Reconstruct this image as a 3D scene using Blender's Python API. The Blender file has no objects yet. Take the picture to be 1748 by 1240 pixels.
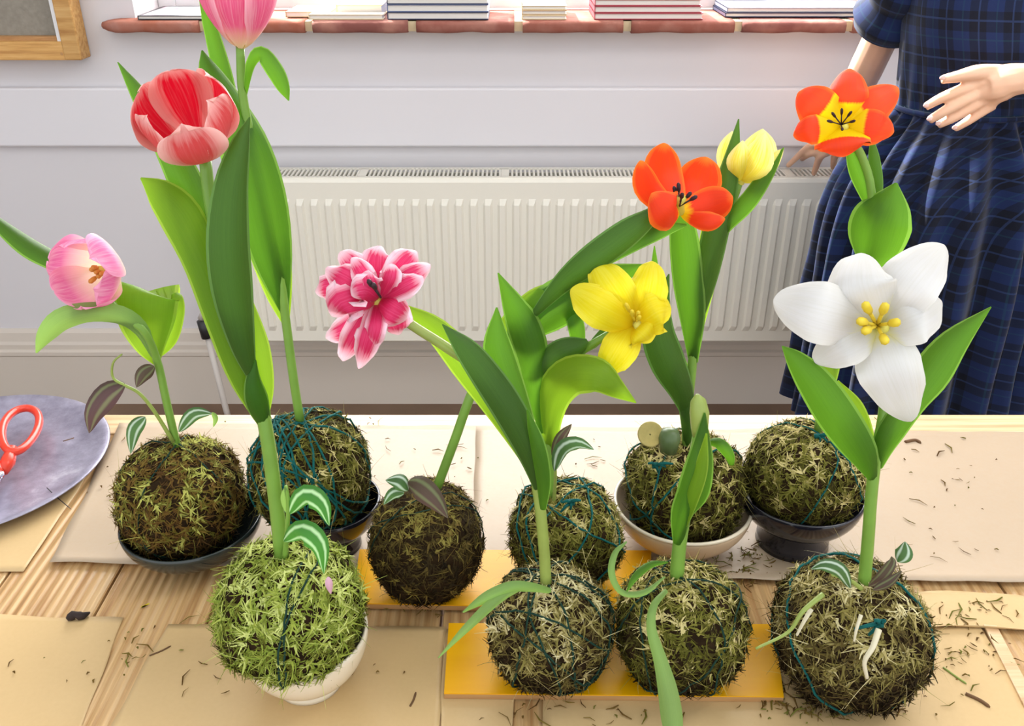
import bpy, bmesh, math, random
import numpy as np
from mathutils import Vector, Matrix, noise
R = math.radians
random.seed(7)
scn = bpy.context.scene
COL = scn.collection
# ------------------------------------------------------------ camera, sky, sun, lights, exposure
FPX, TH, CAMZ = 1550.0, R(28), 1.5
CAM = Vector((0, 0, CAMZ))
cd = bpy.data.cameras.new('camera'); cam = bpy.data.objects.new('camera', cd); COL.objects.link(cam)
cam.location = CAM; cam.rotation_euler = (R(90) - TH, 0, 0)
cd.sensor_width = 36; cd.lens = 36 * FPX / 1748; cd.clip_start = 0.02
scn.camera = cam
scn.view_settings.view_transform = 'Standard'; scn.view_settings.look = 'None'
scn.view_settings.gamma = 1; scn.view_settings.use_curve_mapping = False
scn.view_settings.exposure = 0.75
w = bpy.data.worlds.new('sky'); scn.world = w; w.use_nodes = True
bg = w.node_tree.nodes['Background']; bg.inputs[0].default_value = (0.94, 0.97, 1.0, 1); bg.inputs[1].default_value = 0.93
def area(name, loc, target, sx, sy, power, col):
    l = bpy.data.lights.new(name, 'AREA'); l.shape = 'RECTANGLE'; l.size = sx; l.size_y = sy; l.energy = power; l.color = col
    o = bpy.data.objects.new(name, l); COL.objects.link(o); o.location = loc
    o.rotation_euler = (Vector(target) - Vector(loc)).to_track_quat('-Z', 'Y').to_euler(); return o
area('window_daylight', (0.15, 3.1, 2.0), (0.1, 0.9, 1.0), 2.6, 1.6, 86, (1.0, 0.985, 0.97))
area('radiator_fill', (1.5, .9, 3.05), (.9, 2.2, .6), .9, .9, 16, (1, .98, .95))  # added fill lamp, no real fitting; lifts the dark right end of the radiator
sl = bpy.data.lights.new('sun', 'SUN'); sl.energy = 13; sl.angle = R(1.0); sl.color = (1, .97, .93)
so = bpy.data.objects.new('sun', sl); COL.objects.link(so); so.location = (-3, 5, 5)
so.rotation_euler = Vector((0.45, -0.35, -0.50)).to_track_quat('-Z', 'Y').to_euler()

# ------------------------------------------------------------ measuring
def at(px, py, D):                       # a picture measurement turned into a place D metres in front of the lens along the floor
    u = (px - 874) / FPX; v = (620 - py) / FPX
    d = Vector((u, math.cos(TH) + v * math.sin(TH), -math.sin(TH) + v * math.cos(TH)))
    return CAM + d * (D / d.y)
def on(px, py, z):
    u = (px - 874) / FPX; v = (620 - py) / FPX
    d = Vector((u, math.cos(TH) + v * math.sin(TH), -math.sin(TH) + v * math.cos(TH)))
    return CAM + d * ((z - CAMZ) / d.z)
def mpp(p):                              # metres per pixel at a point
    q = p - CAM
    return (q.y * math.cos(TH) - q.z * math.sin(TH)) / FPX
TT = 0.84                                # table top height

# ------------------------------------------------------------ object helpers
def tag(o, label=None, cat=None, group=None, kind=None):
    if label: o['label'] = label
    if cat: o['category'] = cat
    if group: o['group'] = group
    if kind: o['kind'] = kind
    return o
def empty(name, loc, label, cat, group=None):
    o = bpy.data.objects.new(name, None); COL.objects.link(o); o.location = loc
    o.empty_display_size = 0.03
    return tag(o, label, cat, group)
def wloc(p):
    m = Vector((0, 0, 0))
    while p is not None: m = m + Vector(p.location); p = p.parent
    return m
def put(name, verts, faces, mat, parent=None, uvs=None, smooth=True, attr=None):
    off = wloc(parent) if parent is not None else Vector((0, 0, 0))
    vv = np.array([tuple(v) for v in verts], dtype=float) - np.array(off)
    me = bpy.data.meshes.new(name); me.from_pydata(vv.tolist(), [], [tuple(f) for f in faces])
    if uvs is not None:
        uvl = me.uv_layers.new(name='UVMap')
        li = np.empty(len(me.loops), dtype=np.int32); me.loops.foreach_get('vertex_index', li)
        uvl.data.foreach_set('uv', np.array(uvs, dtype=np.float32)[li].ravel())
    if attr is not None:
        a = me.attributes.new('tint', 'FLOAT', 'POINT'); a.data.foreach_set('value', np.array(attr, dtype=np.float32))
    if smooth: me.polygons.foreach_set('use_smooth', [True] * len(me.polygons))
    if mat is not None:
        for m in (mat if isinstance(mat, list) else [mat]): me.materials.append(m)
    me.update()
    o = bpy.data.objects.new(name, me); COL.objects.link(o)
    if parent is not None: o.parent = parent
    return o
class MB:
    def __init__(s): s.v = []; s.f = []
    def add(s, v, f):
        n = len(s.v); s.v += [Vector(a) for a in v]; s.f += [tuple(i + n for i in q) for q in f]; return s
    def box(s, a, b, rot=None, c=None):
        x0, y0, z0 = a; x1, y1, z1 = b
        v = [Vector(p) for p in ((x0,y0,z0),(x1,y0,z0),(x1,y1,z0),(x0,y1,z0),(x0,y0,z1),(x1,y0,z1),(x1,y1,z1),(x0,y1,z1))]
        if rot is not None: c = Vector(c); v = [rot @ (p - c) + c for p in v]
        return s.add(v, [(0,3,2,1),(4,5,6,7),(0,1,5,4),(1,2,6,5),(2,3,7,6),(3,0,4,7)])
    def tube(s, pts, rad, n=8, cap=True):
        v, f = tube_geo(pts, rad, n, cap); return s.add(v, f)
    def build(s, name, mat, parent=None, smooth=False, bevel=0, seg=2, **k):
        o = put(name, s.v, s.f, mat, parent, smooth=smooth, **k)
        if bevel:
            m = o.modifiers.new('bevel', 'BEVEL'); m.width = bevel; m.segments = seg; m.limit_method = 'ANGLE'
        return o
def tube_geo(pts, rad, n=8, cap=True):
    pts = [Vector(p) for p in pts]; N = len(pts)
    if not hasattr(rad, '__len__'): rad = [rad] * N
    v = []; f = []; prev = None
    for i in range(N):
        t = (pts[min(i+1, N-1)] - pts[max(i-1, 0)]).normalized()
        if prev is None:
            a = Vector((0, 0, 1)) if abs(t.z) < .9 else Vector((1, 0, 0)); x = t.cross(a).normalized()
        else: x = (prev - t * prev.dot(t)).normalized()
        prev = x; y = t.cross(x)
        for k in range(n):
            a = 2*math.pi*k/n; v.append(pts[i] + (x*math.cos(a) + y*math.sin(a))*rad[i])
    for i in range(N-1):
        for k in range(n):
            f.append((i*n+k, i*n+(k+1) % n, (i+1)*n+(k+1) % n, (i+1)*n+k))
    if cap: f.append(tuple(reversed(range(n)))); f.append(tuple((N-1)*n+k for k in range(n)))
    return v, f
def cr(P, n, ease=0):                     # Catmull-Rom through tuples, n samples; ease packs samples towards both ends
    P = [np.array(p, dtype=float) for p in P]; m = len(P) - 1; out = []
    for k in range(n):
        s = (k/(n-1)*(1-ease) + ease*(.5-.5*math.cos(math.pi*k/(n-1))))*m; i = min(int(s), m-1); t = s - i
        p0 = P[i-1] if i > 0 else 2*P[0]-P[1]; p1 = P[i]; p2 = P[i+1]; p3 = P[i+2] if i+2 <= m else 2*P[m]-P[m-1]
        out.append(.5*((2*p1)+(-p0+p2)*t+(2*p0-5*p1+4*p2-p3)*t*t+(-p0+3*p1-3*p2+p3)*t**3))
    return out
def lathe(prof, c, n=48, tilt=None):
    v = []; f = []
    for r, z in prof:
        for k in range(n):
            a = 2*math.pi*k/n; p = Vector((r*math.cos(a), r*math.sin(a), z))
            if tilt is not None: p = tilt @ p
            v.append(p + Vector(c))
    for i in range(len(prof)-1):
        for k in range(n): f.append((i*n+k, i*n+(k+1) % n, (i+1)*n+(k+1) % n, (i+1)*n+k))
    return v, f

# ------------------------------------------------------------ materials
class NT:
    def __init__(s, name):
        s.m = bpy.data.materials.new(name); s.m.use_nodes = True; s.t = s.m.node_tree
        s.b = s.t.nodes['Principled BSDF']; s.out = s.t.nodes['Material Output']
    def n(s, t, **k):
        o = s.t.nodes.new(t)
        for a, b in k.items(): setattr(o, a, b)
        return o
    def l(s, a, b): s.t.links.new(a, b)
    def math(s, op, a, b=None, c=None, clamp=False):
        m = s.n('ShaderNodeMath', operation=op); m.use_clamp = clamp
        for i, q in enumerate((a, b, c)):
            if q is None: continue
            if isinstance(q, (int, float)): m.inputs[i].default_value = q
            else: s.l(q, m.inputs[i])
        return m.outputs[0]
    def mix(s, fac, a, b):
        m = s.n('ShaderNodeMix', data_type='RGBA')
        for i, q in ((0, fac), (6, a), (7, b)):
            if isinstance(q, (int, float)): m.inputs[i].default_value = q
            elif isinstance(q, tuple): m.inputs[i].default_value = (*q[:3], 1)
            else: s.l(q, m.inputs[i])
        return m.outputs[2]
    def noise(s, scale, detail=3, coord='Object', stretch=None, rough=.5):
        tc = s.n('ShaderNodeTexCoord'); src = tc.outputs[coord]
        if stretch:
            mp = s.n('ShaderNodeMapping'); mp.inputs['Scale'].default_value = stretch; s.l(src, mp.inputs[0]); src = mp.outputs[0]
        nz = s.n('ShaderNodeTexNoise'); nz.inputs['Scale'].default_value = scale; nz.inputs['Detail'].default_value = detail
        nz.inputs['Roughness'].default_value = rough
        s.l(src, nz.inputs['Vector']); return nz.outputs['Fac']
    def ramp(s, fac, stops, interp='LINEAR'):
        r = s.n('ShaderNodeValToRGB'); r.color_ramp.interpolation = interp; e = r.color_ramp.elements
        while len(e) < len(stops): e.new(.5)
        for q, (p, c) in zip(e, stops): q.position = p; q.color = (*c, 1)
        s.l(fac, r.inputs[0]); return r.outputs[0]
    def bump(s, h, strength=.3, dist=.002):
        b = s.n('ShaderNodeBump'); b.inputs['Strength'].default_value = strength; b.inputs['Distance'].default_value = dist
        s.l(h, b.inputs['Height']); s.l(b.outputs[0], s.b.inputs['Normal'])
    def base(s, c):
        if isinstance(c, tuple): s.b.inputs['Base Color'].default_value = (*c, 1)
        else: s.l(c, s.b.inputs['Base Color'])
    def set(s, rough=.5, spec=.5, metal=0): 
        s.b.inputs['Roughness'].default_value = rough; s.b.inputs['Specular IOR Level'].default_value = spec; s.b.inputs['Metallic'].default_value = metal
    def translucent(s, col, fac):
        tr = s.n('ShaderNodeBsdfTranslucent')
        if isinstance(col, tuple): tr.inputs[0].default_value = (*col, 1)
        else: s.l(col, tr.inputs[0])
        mx = s.n('ShaderNodeMixShader'); mx.inputs[0].default_value = fac
        s.l(s.b.outputs[0], mx.inputs[1]); s.l(tr.outputs[0], mx.inputs[2]); s.l(mx.outputs[0], s.out.inputs[0])
def srgb(r, g, b):
    return tuple(((c/255)/12.92 if c/255 <= .04045 else ((c/255+.055)/1.055)**2.4) for c in (r, g, b))
def mplain(name, col, rough=.5, spec=.5, metal=0, var=.06, scale=8, bump=0, bscale=60):
    t = NT(name); nz = t.noise(scale)
    c2 = tuple(max(0, c*(1-var*3)) for c in col)
    t.base(t.mix(nz, c2, tuple(min(1, c*(1+var)) for c in col))); t.set(rough, spec, metal)
    if bump: t.bump(t.noise(bscale, 4), bump, .001)
    return t.m
M = {}
M['wall'] = mplain('wall_paint', srgb(214, 211, 214), .55, .4, var=.02, scale=2, bump=.1, bscale=30)
M['rail'] = mplain('rail_paint', srgb(222, 220, 224), .4, .5, var=.015, scale=2)
M['skirting'] = mplain('skirting_paint', srgb(206, 196, 184), .4, .5, var=.02, scale=2)
M['ceiling'] = mplain('ceiling_paint', (.8, .8, .78), .8)
M['floorm'] = mplain('floor_boards', srgb(120, 95, 75), .6, var=.1)
M['radiator'] = mplain('radiator_enamel', srgb(232, 229, 216), .3, .5, var=.01, scale=2)
M['slot'] = mplain('radiator_inside', srgb(90, 85, 85), .7)
M['frame_white'] = mplain('window_paint', (.85, .86, .88), .4)
M['mortar'] = mplain('mortar', srgb(222, 205, 168), .9, .2, bump=.4, bscale=200)
def mbrick():
    t = NT('sill_brick'); nz = t.noise(14, 5); inf = t.n('ShaderNodeObjectInfo')
    a = t.mix(inf.outputs['Random'], srgb(128, 78, 72), srgb(160, 94, 72))
    t.base(t.mix(t.ramp(nz, [(.4, (0,0,0)), (.7, (1,1,1))]), a, srgb(168, 118, 104))); t.set(.8, .25); t.bump(t.noise(90, 4), .5, .002); return t.m
M['brick'] = mbrick()
def mwood(name, c1, c2, c3, stretch=(40, 1.2, 40), rough=.5, spec=.35, ribs=0):
    t = NT(name); nz = t.noise(3.0, 6, stretch=stretch, rough=.6); inf = t.n('ShaderNodeObjectInfo')
    c = t.ramp(nz, [(.3, c1), (.5, c2), (.72, c3)])
    k = t.math('MULTIPLY_ADD', inf.outputs['Random'], .22, .86)
    hv = t.n('ShaderNodeHueSaturation'); t.l(k, hv.inputs['Value']); t.l(c, hv.inputs['Color']); c = hv.outputs[0]
    if ribs:
        tc = t.n('ShaderNodeTexCoord'); sp = t.n('ShaderNodeSeparateXYZ'); t.l(tc.outputs['Object'], sp.inputs[0])
        wv = t.math('SINE', t.math('MULTIPLY', sp.outputs[0], ribs))
        wv = t.math('ADD', wv, t.math('MULTIPLY', nz, 1.2))
        dark = t.math('MULTIPLY', t.math('LESS_THAN', wv, -.15), .35)
        c = t.mix(dark, c, c1); t.bump(wv, .5, .002)
    else: t.bump(nz, .25, .001)
    t.base(c); t.set(rough, spec); return t.m
M['table'] = mwood('table_wood', srgb(158, 112, 66), srgb(205, 165, 112), srgb(226, 192, 142), rough=.36, spec=.5, ribs=620)
M['table_edge'] = mwood('table_edge_wood', srgb(196, 152, 108), srgb(226, 190, 146), srgb(236, 208, 168), stretch=(1.2, 40, 40), rough=.38, spec=.5)
M['pine'] = mwood('pine_frame', srgb(176, 124, 66), srgb(206, 158, 92), srgb(222, 180, 118), stretch=(2, 30, 30), rough=.5)
M['board_edge'] = mwood('board_edge', srgb(150, 104, 60), srgb(186, 140, 90), srgb(200, 160, 110), stretch=(2, 30, 30))
def mpaper(nm='kraft_paper', a=srgb(196, 166, 116), b=srgb(213, 184, 136)):
    t = NT(nm); nz = t.noise(5, 5); f = t.noise(220, 2)
    c = t.mix(nz, a, b); c = t.mix(t.math('MULTIPLY', f, .25), c, srgb(180, 146, 100))
    t.base(c); t.set(.42, .36); t.bump(t.noise(9, 4), .35, .004); return t.m
M['paper'] = mpaper(); M['paper_glare'] = mpaper('kraft_paper_glare', srgb(172, 154, 132), srgb(188, 169, 146))  # second one: back sheets' kraft paper with the window glare's paleness put into its colour
def myellow():
    t = NT('yellow_gloss'); c = t.mix(t.noise(6, 3, stretch=(1, 8, 1)), srgb(228, 158, 2), srgb(246, 186, 4)); t.base(c); t.set(.36, .35); return t.m
M['yellow'] = myellow()
M['cream_china'] = mplain('cream_china', srgb(226, 214, 190), .18, .6, var=.02)
M['tan_rim'] = mplain('tan_china', srgb(214, 190, 160), .25, .5, var=.03)
M['black_china'] = mplain('black_china', (.012, .012, .02), .12, .6)
M['dark_glass'] = mplain('dark_green_china', (.02, .028, .026), .1, .6)
M['zinc'] = None
def mzinc():
    t = NT('zinc_tray'); nz = t.noise(12, 6, rough=.7); t.base(t.ramp(nz, [(.35, srgb(128, 124, 142)), (.6, srgb(176, 172, 192)), (.75, srgb(225, 225, 236))]))
    t.set(.35, .5, .55); t.bump(nz, .4, .003); return t.m
M['zinc'] = mzinc()
M['steel'] = mplain('steel', (.75, .75, .78), .2, .5, 1)
M['red_plastic'] = mplain('red_orange_plastic', srgb(228, 62, 38), .3, .5, var=.03)
M['soil'] = mplain('dark_soil', srgb(52, 38, 22), .95, .1, var=.3, scale=60, bump=1, bscale=150)
M['black'] = mplain('black_plastic', (.02, .02, .022), .4)
M['pipe'] = mplain('pipe_paint', srgb(205, 198, 190), .4)
M['skin'] = None
def mskin():
    t = NT('skin'); c = t.mix(t.noise(20, 3), srgb(226, 176, 142), srgb(238, 196, 168)); t.base(c); t.set(.5, .35)
    t.b.inputs['Subsurface Weight'].default_value = .15; t.b.inputs['Subsurface Radius'].default_value = (.01, .004, .002); return t.m
M['skin'] = mskin()
M['nail'] = mplain('nail', srgb(240, 200, 190), .25)
M['hair'] = mplain('brown_hair', srgb(80, 52, 34), .5, var=.2, scale=60)
M['lip'] = mplain('lip', srgb(190, 96, 90), .4)
M['eye'] = mplain('eye', (.05, .03, .02), .1)
M['eyewhite'] = mplain('eyewhite', (.8, .8, .8), .2)
def mplaid():
    t = NT('blue_tartan'); tc = t.n('ShaderNodeTexCoord'); sp = t.n('ShaderNodeSeparateXYZ'); t.l(tc.outputs['UV'], sp.inputs[0])
    def band(src, per, width, off=0):
        f = t.math('FRACT', t.math('ADD', t.math('MULTIPLY', src, 1/per), off)); return t.math('LESS_THAN', f, width)
    U, V = sp.outputs[0], sp.outputs[1]
    wide = t.math('ADD', t.math('MULTIPLY', band(U, .075, .5), .5), t.math('MULTIPLY', band(V, .075, .5), .5))
    thin = t.math('MAXIMUM', band(U, .075, .05, .25), band(V, .075, .05, .25))
    thin2 = t.math('MAXIMUM', band(U, .075, .04, .72), band(V, .075, .04, .72))
    c = t.ramp(wide, [(0, srgb(12, 17, 32)), (.5, srgb(16, 26, 52)), (1, srgb(21, 36, 76))])
    c = t.mix(t.math('MULTIPLY', thin, .22), c, srgb(60, 84, 140)); c = t.mix(t.math('MULTIPLY', thin2, .25), c, srgb(30, 70, 84))
    t.base(c); t.set(.8, .15); t.bump(t.noise(400, 2), .2, .0005); t.b.inputs['Sheen Weight'].default_value = .15; return t.m
M['plaid'] = mplaid()
# leaves and petals: UV.x across (0..1), UV.y along (0..1)
def mleaf(name, c1, c2, tr, fac=.45, edge=None, stripe=None, back=None):
    c1, c2 = tuple(q*.62 for q in c1), tuple(q*.66 for q in c2); tr = tuple(q*.8 for q in tr)
    t = NT(name); tc = t.n('ShaderNodeTexCoord'); sp = t.n('ShaderNodeSeparateXYZ'); t.l(tc.outputs['UV'], sp.inputs[0])
    U, V = sp.outputs[0], sp.outputs[1]
    mp = t.n('ShaderNodeMapping'); mp.inputs['Scale'].default_value = (16, .8, 1); t.l(tc.outputs['UV'], mp.inputs[0])
    nz = t.n('ShaderNodeTexNoise'); nz.inputs['Scale'].default_value = 3; nz.inputs['Detail'].default_value = 3; t.l(mp.outputs[0], nz.inputs['Vector'])
    inf = t.n('ShaderNodeObjectInfo')
    f = t.math('ADD', t.math('MULTIPLY', nz.outputs['Fac'], .7), t.math('MULTIPLY', inf.outputs['Random'], .4), clamp=True)
    c = t.mix(f, c1, c2)
    e = t.math('ABSOLUTE', t.math('MULTIPLY_ADD', U, 2, -1))
    if edge: c = t.mix(t.math('MULTIPLY', t.math('GREATER_THAN', e, .88), .6), c, edge)
    if stripe: c = t.mix(t.ramp(t.math('ABSOLUTE', t.math('SUBTRACT', e, .5)), [(.06, (1,1,1)), (.22, (0,0,0))]), c, stripe)
    if back:
        g = t.n('ShaderNodeNewGeometry'); c = t.mix(g.outputs['Backfacing'], c, back)
    t.base(c); t.set(.42, .3)
    t.bump(nz.outputs['Fac'], .25, .001)
    t.translucent(t.mix(.5, c, tr), fac); return t.m
M['leaf'] = mleaf('tulip_leaf', srgb(58, 104, 36), srgb(96, 150, 48), srgb(150, 225, 40), .5, edge=srgb(150, 190, 90))
M['leaf_dark'] = mleaf('tulip_leaf_dark', srgb(54, 92, 32), srgb(84, 128, 44), srgb(110, 165, 40), .3, edge=srgb(110, 150, 80))
M['leaf_light'] = mleaf('tulip_leaf_light', srgb(120, 172, 40), srgb(160, 204, 60), srgb(190, 240, 40), .6, edge=srgb(190, 215, 90))
M['leaf_pale'] = mleaf('tulip_leaf_pale', srgb(130, 176, 100), srgb(170, 208, 120), srgb(190, 240, 90), .45)
M['stem'] = mplain('tulip_stem', srgb(122, 164, 66), .4, .4, var=.12, scale=30)
M['stem_tan'] = mplain('tulip_stem_tan', srgb(150, 168, 82), .4, .4, var=.15, scale=30)
M['trad'] = mleaf('striped_leaf', srgb(70, 110, 62), srgb(92, 130, 76), srgb(120, 170, 90), .3, stripe=srgb(190, 208, 190))
M['trad_green'] = mleaf('striped_leaf_green', srgb(62, 130, 52), srgb(84, 160, 62), srgb(120, 210, 80), .3, stripe=srgb(190, 225, 170))
M['trad_purple'] = mleaf('purple_leaf', srgb(86, 58, 70), srgb(104, 96, 62), srgb(140, 90, 110), .3, stripe=srgb(110, 120, 80))
def mpetal(name, mid, edge, base, tip=None, inner=None, inner_edge=None, base_at=(.05, .3), edge_at=(.45, .95), fac=.35, streak=None, streak_k=.5, rough=.5, bn=.16):
    t = NT(name); tc = t.n('ShaderNodeTexCoord'); sp = t.n('ShaderNodeSeparateXYZ'); t.l(tc.outputs['UV'], sp.inputs[0])
    U, V = sp.outputs[0], sp.outputs[1]
    mp = t.n('ShaderNodeMapping'); mp.inputs['Scale'].default_value = (9, .7, 1); t.l(tc.outputs['UV'], mp.inputs[0])
    nz = t.n('ShaderNodeTexNoise'); nz.inputs['Scale'].default_value = 3; nz.inputs['Detail'].default_value = 4; t.l(mp.outputs[0], nz.inputs['Vector'])
    N = nz.outputs['Fac']
    e = t.math('ABSOLUTE', t.math('MULTIPLY_ADD', U, 2, -1))
    d = t.math('MAXIMUM', e, t.math('MULTIPLY', V, V))
    d = t.math('ADD', d, t.math('MULTIPLY_ADD', N, .5, -.25))
    ef = t.ramp(d, [(edge_at[0], (0,0,0)), (edge_at[1], (1,1,1))])
    bf = t.ramp(t.math('ADD', V, t.math('MULTIPLY_ADD', N, bn, -bn/2)), [(base_at[0], (1,1,1)), (base_at[1], (0,0,0))])
    def col(m, ed):
        c = t.mix(ef, m, ed)
        if streak: c = t.mix(t.math('MULTIPLY', t.ramp(N, [(.45, (0,0,0)), (.7, (1,1,1))]), streak_k), c, streak)
        return t.mix(bf, c, base)
    c = col(mid, edge)
    if inner:
        g = t.n('ShaderNodeNewGeometry'); c = t.mix(g.outputs['Backfacing'], c, col(inner, inner_edge or edge))
    t.base(c); t.set(rough, .3); t.bump(N, .25, .0008)
    t.translucent(c, fac); return t.m
P_ = srgb
M['pet_coral'] = mpetal('coral_petal', P_(214, 78, 80), P_(250, 208, 200), P_(226, 170, 120), inner=P_(216, 16, 44), inner_edge=P_(248, 190, 180), edge_at=(.42, .95), base_at=(.0, .12), streak=P_(226, 120, 124), streak_k=.3, fac=.25)
M['pet_rose'] = mpetal('rose_petal', P_(232, 104, 150), P_(250, 190, 206), P_(240, 226, 180), edge_at=(.5, 1.1), base_at=(.02, .22), streak=P_(250, 200, 215), streak_k=.5)
M['pet_pink'] = mpetal('pink_petal', P_(232, 120, 176), P_(248, 176, 208), P_(252, 240, 206), edge_at=(.4, 1.1), base_at=(.12, .5), streak=P_(250, 200, 222), streak_k=.5)
M['pet_double'] = mpetal('magenta_petal', P_(216, 44, 98), P_(252, 222, 232), P_(226, 120, 110), edge_at=(.48, .82), base_at=(.0, .15), streak=P_(232, 90, 140), streak_k=.5, fac=.28)
M['pet_orange'] = mpetal('orange_petal', P_(238, 66, 24), P_(250, 130, 40), P_(246, 206, 20), edge_at=(.75, 1.1), base_at=(.12, .22), streak=P_(230, 56, 36), streak_k=.4, fac=.3)
M['pet_orange_eye'] = mpetal('orange_petal_yellow_eye', P_(240, 72, 28), P_(250, 118, 36), P_(240, 214, 10), edge_at=(.8, 1.15), base_at=(.34, .38), bn=.05, streak=P_(232, 60, 40), streak_k=.4, fac=.3)
M['pet_yellow'] = mpetal('yellow_petal', P_(238, 222, 26), P_(244, 230, 60), P_(236, 208, 24), edge_at=(.6, 1.1), base_at=(.05, .4), streak=P_(246, 234, 90), streak_k=.4, fac=.35)
M['pet_cream'] = mpetal('pale_yellow_petal', P_(238, 226, 84), P_(246, 240, 160), P_(238, 222, 60), edge_at=(.5, 1.1), base_at=(.05, .5), streak=P_(246, 242, 170), streak_k=.5, fac=.4)
M['pet_white'] = mpetal('white_petal', P_(214, 213, 212), P_(222, 221, 217), P_(218, 210, 120), edge_at=(.5, 1.1), base_at=(.04, .24), streak=P_(204, 202, 194), streak_k=.4, fac=.25)
M['stamen_dark'] = mplain('dark_stamen', srgb(44, 18, 28), .6)
M['stamen_yellow'] = mplain('yellow_stamen', srgb(226, 200, 50), .6)
M['stamen_orange'] = mplain('orange_stamen', srgb(206, 140, 50), .6)
M['pistil'] = mplain('pistil', srgb(214, 206, 90), .5)
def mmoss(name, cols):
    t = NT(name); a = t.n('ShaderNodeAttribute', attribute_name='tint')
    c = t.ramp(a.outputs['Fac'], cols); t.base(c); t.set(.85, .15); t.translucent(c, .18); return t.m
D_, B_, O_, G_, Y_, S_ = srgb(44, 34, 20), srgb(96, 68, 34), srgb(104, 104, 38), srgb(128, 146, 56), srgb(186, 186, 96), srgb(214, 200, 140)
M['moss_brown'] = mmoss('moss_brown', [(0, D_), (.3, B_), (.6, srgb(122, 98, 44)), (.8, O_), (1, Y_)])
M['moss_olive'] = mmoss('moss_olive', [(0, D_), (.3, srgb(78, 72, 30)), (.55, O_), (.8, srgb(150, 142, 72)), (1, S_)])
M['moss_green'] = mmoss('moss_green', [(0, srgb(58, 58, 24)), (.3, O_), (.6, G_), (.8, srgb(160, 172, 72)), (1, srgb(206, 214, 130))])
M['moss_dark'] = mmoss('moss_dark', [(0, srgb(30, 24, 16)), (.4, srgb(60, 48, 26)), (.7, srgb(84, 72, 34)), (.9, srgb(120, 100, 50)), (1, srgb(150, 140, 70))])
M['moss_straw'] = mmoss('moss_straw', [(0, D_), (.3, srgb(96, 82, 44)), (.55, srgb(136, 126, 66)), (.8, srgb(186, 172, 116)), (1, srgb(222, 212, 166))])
M['yarn_teal'] = mplain('teal_yarn', srgb(14, 92, 88), .8, .2, var=.2, scale=80)
M['yarn_dark'] = mplain('dark_green_yarn', srgb(26, 58, 46), .8, .2, var=.2, scale=80)

# ------------------------------------------------------------ the setting
WY = 2.56
def struct(name, mb, mat, parent=None, **k):
    o = mb.build(name, mat, parent, **k)
    if parent is None: o['kind'] = 'structure'
    return o
struct('floor', MB().box((-3.4, -1.6, -.05), (4.0, 2.56, 0)), M['floorm'])
WX0, WX1, WZ0, WZ1 = -1.0, 1.35, 1.15, 2.8
wb = MB().box((-3.4, WY, 0), (WX0, WY+.26, 3.1)).box((WX1, WY, 0), (4.0, WY+.26, 3.1)).box((WX0, WY, 0), (WX1, WY+.26, WZ0)).box((WX0, WY, WZ1), (WX1, WY+.26, 3.1))
struct('wall_back', wb, M['wall'])
struct('wall_left', MB().box((-3.5, -.4, 0), (-3.4, WY+.26, 3.1)), M['wall'])
struct('wall_right', MB().box((4.0, -.4, 0), (4.1, WY+.26, 3.1)), M['wall'])
struct('ceiling', MB().box((-3.5, .9, 3.1), (4.1, WY+.26, 3.2)), M['ceiling'])
# dado board with a softly rounded top edge
struct('trim_1', MB().box((-3.4, WY-.022, .838), (4.0, WY, 1.0)), M['rail'], bevel=.006)
prof = [(0, 0), (-.022, 0), (-.022, .172), (-.026, .178), (-.026, .19), (-.018, .196), (-.018, .212), (-.014, .222), (-.010, .25), (-.004, .262), (0, .262)]
v = [(x, WY + a, b) for x in (-3.4, 4.0) for a, b in prof]; n = len(prof)
f = [(i, i+1, n+i+1, n+i) for i in range(n-1)]
sk = put('baseboard_back', v, f, M['skirting'], smooth=False); sk['kind'] = 'structure'
# window: white casing, sashes and glass behind the sill
wf = MB()
for a, b in (((WX0, 2.74, WZ0+.03), (WX0+.05, 2.8, WZ1)), ((WX1-.05, 2.74, WZ0+.03), (WX1, 2.8, WZ1)), ((WX0+.05, 2.741, WZ0+.03), (WX1-.05, 2.799, WZ0+.075)), ((WX0+.05, 2.741, WZ1-.05), (WX1-.05, 2.799, WZ1)),
             ((-.24, 2.742, WZ0+.076), (-.2, 2.798, WZ1-.051)), ((.57, 2.742, WZ0+.076), (.61, 2.798, WZ1-.051))): wf.box(a, b)
win = struct('window_1', wf, M['frame_white'], bevel=.004)
tg = NT('window_glass'); gl = tg.n('ShaderNodeBsdfTransparent'); gg = tg.n('ShaderNodeBsdfGlossy'); gg.inputs['Roughness'].default_value = .02
mx = tg.n('ShaderNodeMixShader'); mx.inputs[0].default_value = .05; tg.l(gl.outputs[0], mx.inputs[1]); tg.l(gg.outputs[0], mx.inputs[2]); tg.l(mx.outputs[0], tg.out.inputs[0])
for a, b in ((WX0+.05, -.24), (-.2, .57), (.61, WX1-.05)):
    MB().box((a, 2.768, WZ0+.07), (b, 2.772, WZ1-.05)).build('pane', tg.m, win)
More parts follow.
